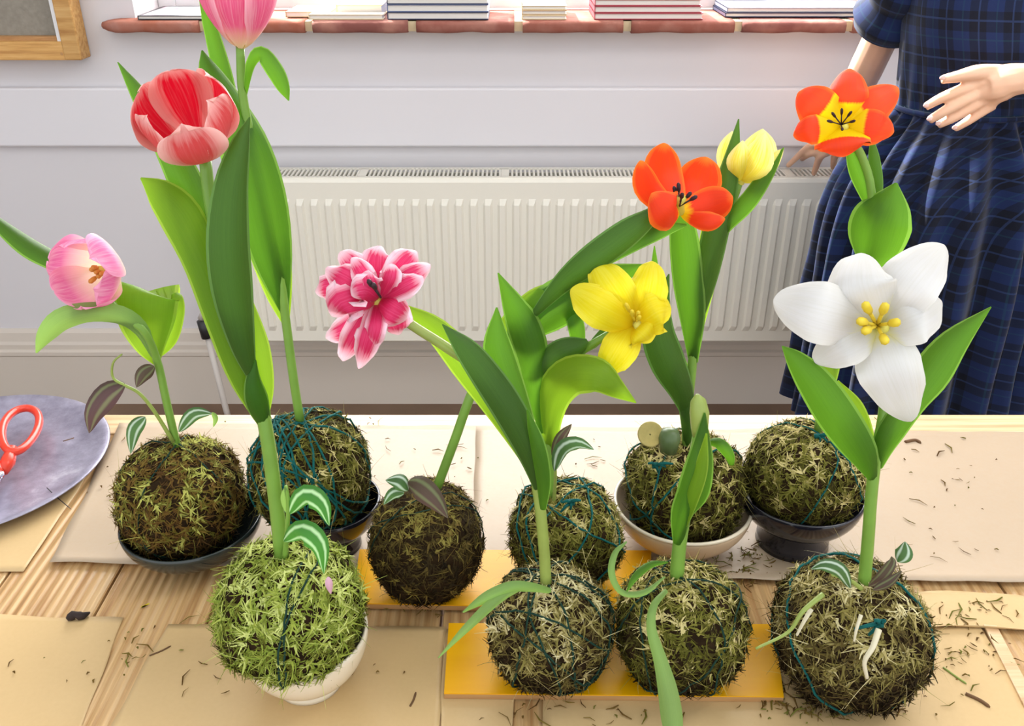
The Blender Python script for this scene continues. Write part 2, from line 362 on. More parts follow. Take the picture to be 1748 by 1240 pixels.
# brick sill
zs = 1.178
sill = struct('trim_2', MB().box((-1.03, 2.515, 1.15), (1.35, 2.74, zs-.003)), M['mortar'])
edges = [-1.075]
x = -.535
edges = [-1.075, -.808, -.532, -.262, .016, .300, .590, .880, 1.16, 1.39]
for i in range(len(edges)-1):
    a, b = edges[i] + (.0 if i == 0 else .012), edges[i+1] - .010
    dz = random.uniform(-.0015, .0015)
    m = MB(); nx = 14
    # uneven nosing: a bar with a rounded, slightly wavy front
    vs = []; fs = []
    for k in range(nx+1):
        xx = a + (b-a)*k/nx
        wob = noise.noise(Vector((xx*14, 3, 1)))*.004
        zt, zb, yf = zs + dz, 1.147 + wob*.8, 2.496 + wob
        rd = .010
        if i == 0 and k < 3: s = (0.45, .78, .95)[k]; yf += (1-s)*.03; zb += (1-s)*.016; zt -= (1-s)*.01
        ring = [(2.74, zt), (yf+rd, zt), (yf+.003, zt-.004), (yf, zt-rd), (yf+.001, zb+.008), (yf+.006, zb+.001), (yf+.018, zb), (2.53, zb)]
        vs += [(xx, y, z) for y, z in ring]
    L = 8
    for k in range(nx):
        for q in range(L-1): fs.append((k*L+q, (k+1)*L+q, (k+1)*L+q+1, k*L+q+1))
    fs.append(tuple(range(L))); fs.append(tuple(nx*L+q for q in reversed(range(L))))
    put('brick', vs, fs, M['brick'], sill)

# ------------------------------------------------------------ radiator with valve and pipe
rx0, rx1, ry0, rz0, rz1 = -.79, .93, 2.42, .283, .783
rad = empty('radiator', (0, 2.48, rz0), 'white ribbed double panel radiator on the wall below the window', 'radiator')
vs = []; fs = []; cols = []
pitch = .04; xs = []
nr = int((rx1-rx0-.06)/pitch)
x = rx0
pts = [(rx0, 0), (rx0+.025, 0)]
for i in range(nr):
    a = rx0+.03+i*pitch
    pts += [(a, 0), (a+.006, -.007), (a+.020, -.008), (a+.026, 0.0), (a+.034, 0.0)]
pts += [(rx1-.02, 0), (rx1, 0)]
zr = [(rz0, 0, .006), (rz0+.006, 0, 0), (rz0+.038, 0, 0), (rz0+.056, 1, 0), (rz1-.075, 1, 0), (rz1-.058, 0, 0), (rz1-.012, 0, 0), (rz1-.003, 0, .004), (rz1, 0, .012)]
for z, k, back in zr:
    for xx, d in pts: vs.append((xx, ry0 + back + d*k, z))
n = len(pts)
for j in range(len(zr)-1):
    for i in range(n-1): fs.append((j*n+i, j*n+i+1, (j+1)*n+i+1, (j+1)*n+i))
put('front_panel', vs, fs, M['radiator'], rad, smooth=False)
MB().box((rx0, 2.505, rz0), (rx1, 2.515, rz1-.01)).build('back_panel', M['radiator'], rad)
MB().box((rx0-.006, ry0+.005, rz0+.01), (rx0, 2.525, rz1)).box((rx1, ry0+.005, rz0+.01), (rx1+.006, 2.525, rz1)).build('side_cover', M['radiator'], rad, bevel=.002)
MB().box((rx0, ry0+.02, rz1-.05), (rx1, 2.5, rz1-.045)).build('convector', M['slot'], rad)
g = MB().box((rx0, ry0+.008, rz1-.003), (rx1, ry0+.022, rz1)).box((rx0, 2.512, rz1-.003), (rx1, 2.528, rz1))
x = rx0+.012; i = 0
while x < rx1-.01:
    if i % 31 == 30: g.box((x-.006, ry0+.02, rz1-.003), (x+.016, 2.515, rz1)); x += .022
    g.box((x, ry0+.02, rz1-.006), (x+.0055, 2.515, rz1)); x += .012; i += 1
g.build('top_grille', M['radiator'], rad)
for x in (-.6, .05, .7): MB().box((x, 2.515, rz0+.05), (x+.03, 2.56, rz1-.08)).build('bracket', M['radiator'], rad)
vp = at(352, 560, 2.46)
MB().tube([(rx0+.02, 2.46, vp.z+.06), (vp.x-.0, 2.46, vp.z+.055), (vp.x-.01, 2.46, vp.z+.03)], .011, 10).build('valve_body', M['pipe'], rad, smooth=True)
MB().tube([(vp.x-.008, 2.46, vp.z+.025), (vp.x, 2.46, vp.z-.03)], [.017, .019], 14).build('valve_cap', M['black'], rad, smooth=True)
bp = at(386, 700, 2.46)
MB().tube([(vp.x, 2.46, vp.z-.03), (bp.x, 2.46, bp.z), (bp.x+.003, 2.46, 0.0)], .0095, 12).build('pipe', M['pipe'], rad, smooth=True)

# ------------------------------------------------------------ framed board on the wall, top left
fr = empty('framed_board', at(70, 105, 2.55), 'pine framed grey board hanging on the wall left of the window', 'picture frame')
c0 = at(133, 103, 2.50); zb = c0.z; xr = c0.x
MB().box((-2.0, 2.50, zb), (xr, 2.558, zb+.047)).build('frame_bottom', M['pine'], fr, bevel=.002)
MB().box((xr-.034, 2.497, zb+.0), (xr+.012, 2.558, 1.9)).build('frame_side', M['pine'], fr, bevel=.004)
MB().box((xr-.046, 2.507, zb+.047), (xr-.034, 2.55, 1.9)).build('white_slip', M['frame_white'], fr)
t = NT('grey_linen'); t.base(t.mix(t.noise(90, 4), srgb(128, 122, 112), srgb(160, 154, 142))); t.set(.9, .1); t.bump(t.noise(300, 2), .5, .001)
MB().box((-2.0, 2.535, zb+.047), (xr-.046, 2.556, 1.9)).build('linen_panel', t.m, fr)
MB().box((-2.0, 2.515, zb+.047), (xr-.046, 2.535, zb+.058)).build('inner_ledge', M['board_edge'], fr)
sc = on(105, 92, 0)
scr = at(105, 92, 2.499); MB().tube([(scr.x, 2.499, scr.z), (scr.x, 2.502, scr.z)], .004, 10).build('screw', M['board_edge'], fr)

# ------------------------------------------------------------ books on the sill
def book(x0, x1, y0, y1, z0, h, cover, page, label, group=None, spine_left=False, art=None):
    b = empty('book', ((x0+x1)/2, (y0+y1)/2, z0), label, 'book', group)
    ct = min(.0022, h*.2)
    m = MB().box((x0, y0, z0), (x1, y1, z0+ct)).box((x0, y0, z0+h-ct), (x1, y1, z0+h)).box((x0, y0, z0), (x0+ct, y1, z0+h))
    m.build('cover', cover, b, bevel=.0004)
    MB().box((x0+ct, y0+.003, z0+ct), (x1-.003, y1-.003, z0+h-ct)).build('pages', page, b)
    if art: MB().box((x0+.012, y0+.012, z0+h), (x1-.012, y1-.02, z0+h+.0004)).build('cover_picture', art, b)
    return b
cvs = {k: mplain('book_'+k, c, .35, .5, var=.04) for k, c in dict(black=(.02, .022, .03), blue=srgb(104, 116, 150), cream=srgb(226, 206, 166), tan=srgb(206, 176, 140), red=srgb(170, 60, 74), grey=srgb(120, 122, 140), white=(.8, .8, .8), navy=srgb(50, 56, 84)).items()}
def mpages():
    t = NT('pages'); tc = t.noise(40, 2, stretch=(.1, .1, 30)); t.base(t.mix(tc, srgb(205, 200, 195), srgb(240, 236, 228))); t.set(.8, .2); return t.m
PG = mpages()
def mart():
    t = NT('cover_art'); t.base(t.ramp(t.noise(14, 2), [(.35, srgb(235, 225, 228)), (.55, srgb(220, 170, 178)), (.7, srgb(130, 110, 130))])); t.set(.25, .5); return t.m
def sx(px, y=2.52, z=1.18): return (px-874)/FPX*((y)*math.cos(TH)+(CAMZ-z)*math.sin(TH))
zz = zs + .0012
book(sx(237), sx(400), 2.512, 2.72, zz, .010, cvs['black'], PG, 'large black backed book with a pink cover picture at the left end of the sill', art=mart())
book(sx(482), sx(560), 2.56, 2.70, zz, .014, cvs['tan'], PG, 'tan covered book on the sill just right of the top pink tulip')
book(sx(528), sx(655), 2.512, 2.555, zz, .013, cvs['cream'], PG, 'cream paperback lying at the front of the sill beside the blue stack')
book(sx(570), sx(650), 2.565, 2.70, zz, .03, cvs['cream'], PG, 'thick cream book standing back on the sill beside the blue stack')
for k, (c, lb) in enumerate((('navy', 'lowest blue grey book of the stack on the sill'), ('blue', 'middle book of the blue grey stack on the sill'), ('navy', 'upper book of the blue grey stack on the sill'))):
    book(sx(662), sx(834), 2.513+k*.002, 2.70, zz+k*.0185, .018, cvs[c], PG, lb, 'blue grey books on the sill')
for k in range(3):
    book(sx(891), sx(967), 2.513+k*.003, 2.68, zz+k*.0115, .011, cvs['cream' if k % 2 == 0 else 'tan'], PG, ('lowest', 'middle', 'topmost')[k] + ' small cream book of the stack in the middle of the sill', 'small cream books on the sill')
for k in range(3):
    book(sx(1014), sx(1199)-k*.004, 2.513+k*.002, 2.70, zz+k*.0165, .016, cvs['red'], PG, ('lowest', 'middle', 'topmost')[k] + ' red covered book of the red stack on the sill', 'red books on the sill')
book(sx(1243), sx(1500), 2.56, 2.73, zz, .011, cvs['navy'], PG, 'wide dark edged book at the right end of the sill under a grey one')
book(sx(1246), sx(1496), 2.563, 2.73, zz+.0115, .012, cvs['grey'], PG, 'wide grey book topmost at the right end of the sill')

# ------------------------------------------------------------ table of ribbed boards
tab = empty('work_table', (0, .72, 0), 'long wooden work table with ribbed boards covered in brown paper', 'table')
TX0, TX1, TY0, TY1 = -1.25, 1.3, .36, 1.088
pw = .118; k = 0; x = TX0
while x < TX1-.01:
    MB().box((x, TY0, TT-.028), (min(x+pw-.003, TX1), TY1-.052, TT+random.uniform(-.0006, 0))).build('plank', M['table'], tab, bevel=.0012, seg=1)
    x += pw; k += 1
MB().box((TX0, TY1-.049, TT-.028), (TX1, TY1, TT)).build('end_board', M['table_edge'], tab, bevel=.002)
MB().box((TX0+.04, TY0+.04, TT-.11), (TX1-.04, TY0+.065, TT-.028)).box((TX0+.04, TY1-.065, TT-.11), (TX1-.04, TY1-.04, TT-.028)).build('apron', M['table_edge'], tab)
for lx in (TX0+.04, TX1-.11):
    for ly in (TY0+.04, TY1-.11): MB().box((lx, ly, 0), (lx+.07, ly+.07, TT-.028)).build('leg', M['table_edge'], tab, bevel=.004)

# ------------------------------------------------------------ paper sheets
def sheet(cs, z, label, seed, curl=0.0015, rag=.002, curlside=None, mat='paper'):
    C = [on(px, py, TT) for px, py in cs]       # TL TR BR BL
    nx, ny = 48, 22; vs = []; fs = []; rr = random.Random(seed)
    for j in range(ny+1):
        b = j/ny
        for i in range(nx+1):
            a = i/nx
            p = (C[0]*(1-a)+C[1]*a)*(1-b) + (C[3]*(1-a)+C[2]*a)*b
            e = min(a, 1-a, b*.6, (1-b)*.6)
            p = p + Vector((noise.noise(Vector((p.y*14, seed, 0)))*rag*2*(1 if a in (0, 1) else 0), noise.noise(Vector((p.x*16, seed+3, 0)))*rag*2*(1 if b in (0, 1) else 0), 0))
            h = max(0, 1-e/.06)**2
            up = .0003 + (noise.noise(Vector((p.x*7, p.y*7, seed))) + .5)*curl*.6*h
            if curlside == 'front' : up += max(0, (b-.9)/.1)**2 * (.003+.004*max(0, noise.noise(Vector((p.x*9, 2, seed)))))
            vs.append((p.x, p.y, TT+z+up))
    for j in range(ny):
        for i in range(nx):
            q = j*(nx+1)+i; fs.append((q, q+nx+1, q+nx+2, q+1))
    o = put('paper_sheet', vs, fs, M[mat]); m = o.modifiers.new('thick', 'SOLIDIFY'); m.thickness = .0003; m.offset = 1
    return tag(o, label, 'paper')
sheet([(-150, 757), (186, 757), (40, 978), (-260, 978)], .0003, 'brown paper sheet under the metal tray at the left end of the table', 1)
sheet([(205, 724), (824, 730), (812, 985), (86, 966)], .0013, 'brown paper sheet across the back left of the table under the dark bowl', 2, curlside='front', mat='paper_glare')
sheet([(814, 731), (1800, 742), (1850, 1002), (800, 992)], .0023, 'large brown paper sheet across the back right of the table', 3, curlside='front', mat='paper_glare')
sheet([(-60, 1050), (212, 1058), (120, 1290), (-150, 1290)], .0003, 'brown paper sheet in the front left corner of the table', 4)
sheet([(283, 1067), (757, 1072), (750, 1290), (165, 1290)], .0003, 'brown paper sheet under the cream footed bowl at the front', 5)
sheet([(759, 1076), (893, 1076), (868, 1290), (750, 1290)], .0003, 'narrow brown paper piece under the left end of the front yellow board', 6)
sheet([(915, 1076), (1672, 1068), (1800, 1290), (932, 1290)], .0003, 'brown paper sheet in the front right of the table under the largest moss ball', 7)
sheet([(1560, 1012), (1800, 1018), (1820, 1088), (1585, 1074)], .0013, 'crumpled brown paper strip at the right edge of the table', 8, curl=.004, rag=.004, curlside='front')
ls = [on(1677, 1070, TT), on(1700, 1072, TT), on(1775, 1215, TT), on(1748, 1212, TT)]
m = MB(); v = [p + Vector((0, 0, h)) for h in (.0005, .0035) for p in ls]
m.add(v, [(3,2,1,0), (4,5,6,7), (0,1,5,4), (1,2,6,5), (2,3,7,6), (3,0,4,7)])
tag(m.build('wood_lath', M['table_edge'], bevel=.0008), 'thin pale wooden lath lying at the right edge of the table', 'wood strip')
# ------------------------------------------------------------ yellow boards
def board(cs, z0, label):
    C = [on(px, py, TT+z0+.007) for px, py in cs]
    e = empty('yellow_board', (C[0]+C[2])/2 - Vector((0, 0, .007)), label, 'board')
    v = [p - Vector((0, 0, h)) for h in (.007, .0012) for p in C]
    F = [(0,1,2,3), (7,6,5,4), (0,4,5,1), (1,5,6,2), (2,6,7,3), (3,7,4,0)]
    F = [tuple(reversed(q)) for q in F]
    put('plywood_core', v, F, M['board_edge'], e, smooth=False)
    v = [p - Vector((0, 0, h)) for h in (.0012, 0) for p in C]
    put('yellow_face', v, F, M['yellow'], e, smooth=False)
    return e
board([(614, 938), (1112, 940), (1108, 1040), (600, 1030)], .0028, 'yellow painted board under the two middle moss balls of the back row')
board([(766, 1064), (1322, 1066), (1338, 1190), (758, 1184)], .0012, 'yellow painted board under the two middle moss balls of the front row')

# ------------------------------------------------------------ blades: leaves and petals
def blade(name, pts, mat, parent, twist=0, twist1=None, cup=.3, prof=None, nu=22, nv=8, ripple=0, seed=0, tipw=.02, mirror=1):
    """pts: (px, py, D, width px) or, with prof, (px, py, D); prof = (max width px, exponent a, exponent b)"""
    if prof:
        W, a, b = prof; S = cr([(p[0], p[1], p[2]) for p in pts], nu, 1)
        US = [.5-.5*math.cos(math.pi*k/(nu-1)) for k in range(nu)]
        ws = [W * max(tipw, math.sin(math.pi * min(1, u_**a))**b) for u_ in US]
    else:
        US = [k/(nu-1) for k in range(nu)]; S4 = cr(pts, nu); S = [s[:3] for s in S4]; ws = [max(.6, s[3]) for s in S4]
    P = [at(*s) for s in S]; vs = []; uv = []; fs = []; sp = None
    for k, p in enumerate(P):
        T = (P[min(k+1, nu-1)] - P[max(k-1, 0)]).normalized(); V = (p - CAM).normalized()
        s = T.cross(V)
        if s.length < .15 and sp is not None: s = sp - T*sp.dot(T)
        if sp is not None and s.dot(sp) < 0: s = -s
        s.normalize(); sp = s.copy()
        u = US[k]; tw = twist + ((twist1 if twist1 is not None else twist) - twist)*u
        s = Matrix.Rotation(R(tw), 3, T) @ s; N = s.cross(T).normalized()
        hw = ws[k]*mpp(p)/2
        for j in range(nv+1):
            v_ = -1 + 2*j/nv
            rp = noise.noise(Vector((u*5, v_*1.5 + seed*7.3, seed)))*ripple*hw*(abs(v_)**2)
            vs.append(p + s*(hw*v_) + N*(mirror*cup*hw*(v_*v_ - .33) + rp)); uv.append((j/nv, u))
    for k in range(nu-1):
        for j in range(nv):
            q = k*(nv+1)+j; fs.append((q, q+1, q+nv+2, q+nv+1))
    return put(name, vs, fs, mat, parent, uvs=uv)
def stem(name, pts, r0, r1, mat, parent, n=24, bump=None):
    S = cr(pts, n); P = [at(*s) for s in S]
    rad = [r0 + (r1-r0)*k/(n-1) for k in range(n)]
    v, f = tube_geo(P, rad, 10); return put(name, v, f, mat, parent)

# ------------------------------------------------------------ moss balls
def surf(d, rx, rz, seed):
    n1 = noise.noise(d*2.2 + Vector((seed*3.1, 0, 0)))*.07 + noise.noise(d*6 + Vector((0, seed, 0)))*.035
    sq = (abs(d.x)**2.6 + abs(d.y)**2.6 + abs(d.z)**2.6)**(-1/2.6)
    return Vector((d.x*rx, d.y*rx, d.z*rz))*(sq*.55+.45)*(1 + n1)
def moss_ball(root, c, rx, rz, mat, seed, light_top=.25, dens=1.0, length=.011, tone=0):
    c = Vector(c); rr = random.Random(seed)
    bm = bmesh.new(); bmesh.ops.create_icosphere(bm, subdivisions=4, radius=1)
    for v in bm.verts: v.co = surf(v.co.normalized(), rx, rz, seed)*.965 + c - wloc(root)
    me = bpy.data.meshes.new('soil_core'); bm.to_mesh(me); bm.free(); me.materials.append(M['soil'])
    core = bpy.data.objects.new('soil_core', me); COL.objects.link(core); core.parent = root
    V = []; F = []; A = []
    def strand(p, nrm, tdir, L, w, tint, nseg=3):
        side = tdir.cross(nrm)
        if side.length < 1e-4: return
        side.normalize(); b = len(V); side = side*w
        droop = rr.uniform(-.5, .3)
        sw = rr.uniform(-1.1, 1.1)
        for k in range(nseg+1):
            s = k/nseg
            q = p + tdir*(L*s) + nrm*(L*droop*s*s) + side*(sw*4*s*s)
            ww = (1-.75*s)
            V.append(q - side*ww*.5); V.append(q + side*ww*.5); A.extend((tint, tint))
        for k in range(nseg): F.append((b+2*k, b+2*k+1, b+2*k+3, b+2*k+2))
    nc = int(1500*dens)
    for i in range(nc):
        z = 1 - 2*(i+.5)/nc; a = i*2.39996 + rr.uniform(-.2, .2)
        d = Vector((math.sqrt(max(0, 1-z*z))*math.cos(a), math.sqrt(max(0, 1-z*z))*math.sin(a), z + rr.uniform(-.03, .03))).normalized()
        nn = noise.noise(d*3.1 + Vector((seed*5, 9, 2))); n2 = noise.noise(d*9 + Vector((seed*2, 1, 7)))
        p = surf(d, rx, rz, seed) + c
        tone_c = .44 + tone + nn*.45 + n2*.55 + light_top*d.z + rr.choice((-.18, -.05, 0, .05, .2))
        t1 = Vector((rr.gauss(0, 1), rr.gauss(0, 1), rr.gauss(0, 1))); t1 = (t1 - d*t1.dot(d)).normalized()
        p0 = p + d*(.0025*n2 - .002)
        for s in range(rr.randint(5, 7)):
            t2 = (t1 + Vector((rr.gauss(0, .55), rr.gauss(0, .55), rr.gauss(0, .55)))); t2 = (t2 - d*t2.dot(d)).normalized()
            el = rr.uniform(-.05, .5)
            td = (t2*math.cos(el) + d*math.sin(el)).normalized()
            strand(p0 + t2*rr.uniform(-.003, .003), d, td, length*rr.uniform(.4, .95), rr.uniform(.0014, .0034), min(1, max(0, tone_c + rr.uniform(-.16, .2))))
    for i in range(int(160*dens)):                # long wispy fibres
        d = Vector((rr.gauss(0, 1), rr.gauss(0, 1), rr.gauss(0, 1))).normalized()
        p = surf(d, rx, rz, seed) + c; t2 = Vector((rr.gauss(0, 1), rr.gauss(0, 1), rr.gauss(0, 1))); t2 = (t2-d*t2.dot(d)).normalized()
        strand(p, d, (t2 + d*rr.uniform(0, .6)).normalized(), length*rr.uniform(1.6, 2.8), .0007, rr.uniform(.4, 1), 5)
    zmin = root.get('_floor', -1)
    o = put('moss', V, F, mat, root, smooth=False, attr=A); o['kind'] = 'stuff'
    return core
def yarn(root, c, rx, rz, seed, n, mat, r=.0011, knot=None):
    rr = random.Random(seed*11+1); c = Vector(c); m = MB()
    for i in range(n):
        ax = Vector((rr.gauss(0, 1), rr.gauss(0, 1), rr.gauss(0, .45))).normalized()
        x = ax.orthogonal().normalized(); y = ax.cross(x); pts = []
        ph = rr.uniform(0, 6)
        for k in range(49):
            a = 2*math.pi*k/48; d = (x*math.cos(a) + y*math.sin(a) + ax*(.18*math.sin(a*2+ph)+rr.uniform(-.012, .012))).normalized()
            pts.append(c + surf(d, rx, rz, seed)*(1.012 + .02*noise.noise(d*5+Vector((i, 0, 0))) + rr.uniform(-.006, .012)))
        m.tube(pts, r, 5, cap=False)
    if knot is not None:
        kp = at(*knot)
        for i in range(5):
            a = rr.uniform(0, 6.28); e = kp + Vector((math.cos(a)*rr.uniform(.008, .022), -.004, math.sin(a)*rr.uniform(.004, .012)))
            m.tube([kp, (kp+e)/2 + Vector((0, -.003, .004)), e], [r*1.8, r*1.5, r], 5)
        m.tube([kp + Vector((-.003, 0, 0)), kp + Vector((.003, -.001, .001))], r*3, 6)
    return m.build('yarn', mat, root, smooth=True)
def trad_leaf(pts, W, mat, parent, twist=0, cup=.5, name='small_leaf'):
    return blade(name, pts, mat, parent, twist=twist, cup=cup, prof=(W, .8, .8), nu=16, nv=6)
def stamens(parent, base, tips, mat, r=.0012, ar=.0019):
    for tp in tips:
        b, t_ = Vector(base), Vector(tp); m = MB(); q = b + (t_-b)*.6
        m.tube([b, q], r*.7, 6).tube([q, q+(t_-q)*.3, q+(t_-q)*.8, t_], [ar*.6, ar, ar, ar*.4], 7)
        m.build('stamen', mat, parent, smooth=True)
def heart(parent, c, ax, r, L, mat=None, name='flower'):
    ax = Vector(ax).normalized(); c = Vector(c)
    m = MB().tube([c - ax*r*.6, c, c + ax*L*.5, c + ax*L*.85, c + ax*L], [r*.5, r, r*.75, r*1.1, r*.4], 10)
    return m.build(name, mat or M['pistil'], parent, smooth=True)
# cup-shaped tulip built about its own axis
def cup_flower(parent, base, axis, H, Rm, mat, openness=0.0, roll=0, npet=6, seed=0, part_label=None, tipin=.55):
    ax = Vector(axis).normalized(); q = ax.to_track_quat('Z', 'Y').to_matrix() @ Matrix.Rotation(roll, 3, 'Z'); base = Vector(base)
    fl = heart(parent, base + ax*H*.03, ax, .0035, H*.45); rr = random.Random(seed)
    if part_label: fl['label'] = part_label
    for i in range(npet):
        outer = i % 2 == 0; ph = i*2*math.pi/npet + rr.uniform(-.06, .06)
        hh = H*(1 if outer else 1.03)*rr.uniform(.96, 1.04); rs = Rm*(1.0 if outer else .93); vs = []; uv = []; fs = []; nu, nv = 20, 12
        flare = openness + rr.uniform(-.06, .06)
        for k in range(nu+1):
            u = k/nu
            prof_r = (math.sin(min(1, u/.55)*math.pi/2)**.75) if u < .55 else 1 - (1-tipin-flare)*((u-.55)/.45)**1.6
            r = rs*prof_r + .002; h = hh*(1-(1-u)**1.45)
            a = R(42)*min(1, .6+1.3*u)*max(.02, 1-u**4.5)**.55
            for j in range(nv+1):
                v_ = -1+2*j/nv
                rr_ = r*(1 + .05*(v_*v_) - .05*math.cos(v_*3) * u + .05*noise.noise(Vector((v_*2, u*3, seed*3+i)))*u)
                if not outer: rr_ *= .98
                p = Vector((rr_*math.cos(ph+v_*a), rr_*math.sin(ph+v_*a), h - abs(v_)**3*.06*H*u))
                vs.append(q @ p + base); uv.append((j/nv, u))
        for k in range(nu):
            for j in range(nv):
                w_ = k*(nv+1)+j; fs.append((w_, w_+1, w_+nv+2, w_+nv+1))
        put('petal', vs, fs, mat, fl, uvs=uv)
    return fl, q

# positions of the ten balls: centre px, D
def plant_root(c, rz, label, name='moss_ball_tulip'):
    return empty(name, (c.x, c.y, c.z-rz), label, 'plant', None)

def bowl(c, rr_, h, foot_r, foot_h, mat, label, name='bowl', th=.0035, rim=None, tilt=None, cat='bowl'):
    e = empty(name, c, label, cat)
    zf = foot_h
    prof = [(0.001, zf*.5), (foot_r*.7, zf*.5), (foot_r*.86, 0), (foot_r, 0), (foot_r*.98, zf*.35), (foot_r*.82, zf*.9)]
    n = 12
    outer = [(foot_r*.82 + (rr_-foot_r*.82)*math.sin(k/n*math.pi/2)**.9, zf + (h-zf)*(1-math.cos(k/n*math.pi/2))**.85) for k in range(1, n+1)]
    inner = [(max(.001, r-th), z+th*.9) for r, z in reversed(outer)]
    inner[0] = (outer[-1][0]-th, h)
    prof = prof + outer + [(outer[-1][0]-th*.5, h+th*.4)] + inner + [(.001, zf+th)]
    v, f = lathe(prof, c, 64, tilt); put('body', v, f, mat, e)
    if rim is not None:
        v, f = tube_geo([Vector(c) + (tilt or Matrix.Identity(3)) @ Vector(((rr_-th*.4)*math.cos(a), (rr_-th*.4)*math.sin(a), h+.0004)) for a in [2*math.pi*k/64 for k in range(65)]], th*.62, 8, False)
        put('rim', v, f, rim, e)
    return e

# ---- A : left back, in dark bowl
rA = .063; cA = on(308, 848, TT+.0112+.063)
A = plant_root(cA, rA, 'moss ball in a dark bowl with a pale pink tulip, leftmost of all the plants')
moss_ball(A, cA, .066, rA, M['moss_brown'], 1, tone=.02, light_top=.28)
yarn(A, cA, rA, rA, 1, 3, M['yarn_dark'], .0008)
bc = Vector((cA.x+.008, cA.y-.002, TT+.0022)); bowl(bc, .075, .045, .034, .006, M['dark_glass'], 'dark glossy bowl holding the leftmost moss ball')
stem('stem', [(303, 765, .80), (285, 690, .80), (268, 615, .80), (245, 565, .79), (205, 535, .79), (182, 500, .81), (186, 470, .82)], .0042, .0034, M['stem'], A)
blade('leaf', [(268, 622, .806, 10), (258, 592, .808, 52), (252, 556, .81, 88), (250, 520, .812, 104), (251, 502, .817, 106), (253, 500, .832, 104), (256, 512, .850, 92)], M['leaf_light'], A, cup=.12, twist=3, nu=30)
blade('leaf', [(268, 612, .815, 6), (286, 580, .82, 30), (297, 540, .825, 32), (301, 512, .83, 24), (298, 501, .835, 14)], M['leaf_light'], A, cup=.7, twist=-4)
blade('leaf', [(262, 610, .80, 10), (240, 565, .79, 28), (205, 540, .78, 34), (150, 535, .77, 36), (105, 548, .765, 40), (78, 575, .765, 30), (62, 603, .77, 3)], M['leaf_pale'], A, cup=.5, twist=-25, twist1=-10)
blade('leaf', [(150, 495, .82, 8), (100, 450, .83, 34), (50, 420, .84, 40), (0, 382, .85, 26), (-50, 340, .86, 3)], M['leaf'], A, cup=.5, twist=30)
flA = at(200, 455, .815)
fA, q = cup_flower(A, flA, Vector((-.34, -.86, .20)), .054, .0325, M['pet_pink'], openness=.30, roll=.75, seed=3, part_label='pale pink tulip flower with a cream throat')
cc = flA + Vector((-.34, -.86, .20)).normalized()*.012
stamens(fA, cc, [cc + Vector((random.uniform(-.014, .010), -.017, random.uniform(-.009, .012))) for _ in range(6)], M['stamen_orange'], ar=.0024)
ts = stem('trailing_stem', [(296, 755, .795), (265, 705, .79), (238, 672, .785), (213, 658, .78), (193, 645, .78), (193, 620, .78), (208, 605, .78)], .0022, .0009, M['stem_tan'], A)
trad_leaf([(213, 655, .78), (182, 672, .775), (158, 705, .77), (152, 740, .77)], 44, M['trad_purple'], ts, twist=20)
trad_leaf([(263, 625, .79), (244, 640, .785), (233, 662, .78)], 26, M['trad_purple'], ts)
trad_leaf([(248, 712, .785), (228, 735, .78), (223, 775, .775)], 26, M['trad'], ts, twist=10)
trad_leaf([(305, 738, .79), (330, 708, .785), (362, 706, .78)], 24, M['trad'], ts)
trad_leaf([(362, 704, .80), (368, 715, .80), (364, 730, .80)], 9, M['leaf_pale'], ts)

# ---- B : behind, teal yarn, on black footed bowl
cB = at(530, 806, .80); rB = .062
B = plant_root(cB, rB, 'moss ball wound with teal yarn holding the tallest pink tulip at the back left')
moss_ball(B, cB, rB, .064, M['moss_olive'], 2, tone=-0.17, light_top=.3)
yarn(B, cB, rB, .064, 2, 16, M['yarn_teal'], .0012)
bcB = Vector((cB.x+.016, cB.y+.004, TT+.0024))
zr_ = cB.z - TT - .064
bowl(bcB, .055, zr_+.022, .030, .022, M['black_china'], 'black glossy footed bowl under the teal wound moss ball', name='footed_bowl')
stem('stem', [(512, 718, .80), (500, 640, .80), (487, 540, .80), (478, 470, .80), (450, 330, .80), (425, 220, .80), (413, 150, .80), (410, 78, .80)], .0046, .0036, M['stem'], B)
blade('leaf', [(487, 535, .80, 14), (468, 440, .795, 72), (448, 340, .79, 92), (420, 250, .79, 88), (385, 175, .80, 66), (358, 120, .81, 38), (345, 86, .82, 3)], M['leaf'], B, cup=.45, twist=14)
blade('leaf', [(492, 560, .80, 10), (470, 500, .81, 34), (440, 420, .815, 36), (415, 340, .82, 30), (400, 250, .825, 5)], M['leaf_light'], B, cup=.3)
blade('leaf', [(490, 560, .805, 6), (491, 500, .81, 14), (490, 440, .815, 14), (486, 380, .82, 4)], M['leaf_light'], B)
blade('leaf', [(410, 260, .82, 14), (385, 150, .83, 32), (362, 60, .84, 26), (350, 20, .84, 16), (338, -22, .85, 2)], M['leaf'], B, cup=.5, twist=-10)
blade('leaf', [(418, 165, .80, 6), (428, 110, .79, 16), (446, 92, .785, 26), (470, 122, .78, 30), (484, 150, .78, 22), (493, 172, .78, 2)], M['leaf'], B, cup=.4)
blade('leaf', [(416, 160, .80, 5), (424, 110, .805, 10), (434, 88, .81, 4)], M['leaf_pale'], B)
flB = at(412, 84, .80)
cup_flower(B, flB, Vector((.06, -.06, 1)), .070, .0285, M['pet_rose'], openness=-.02, roll=.9, seed=5, part_label='rose pink tulip flower, closed and upright')

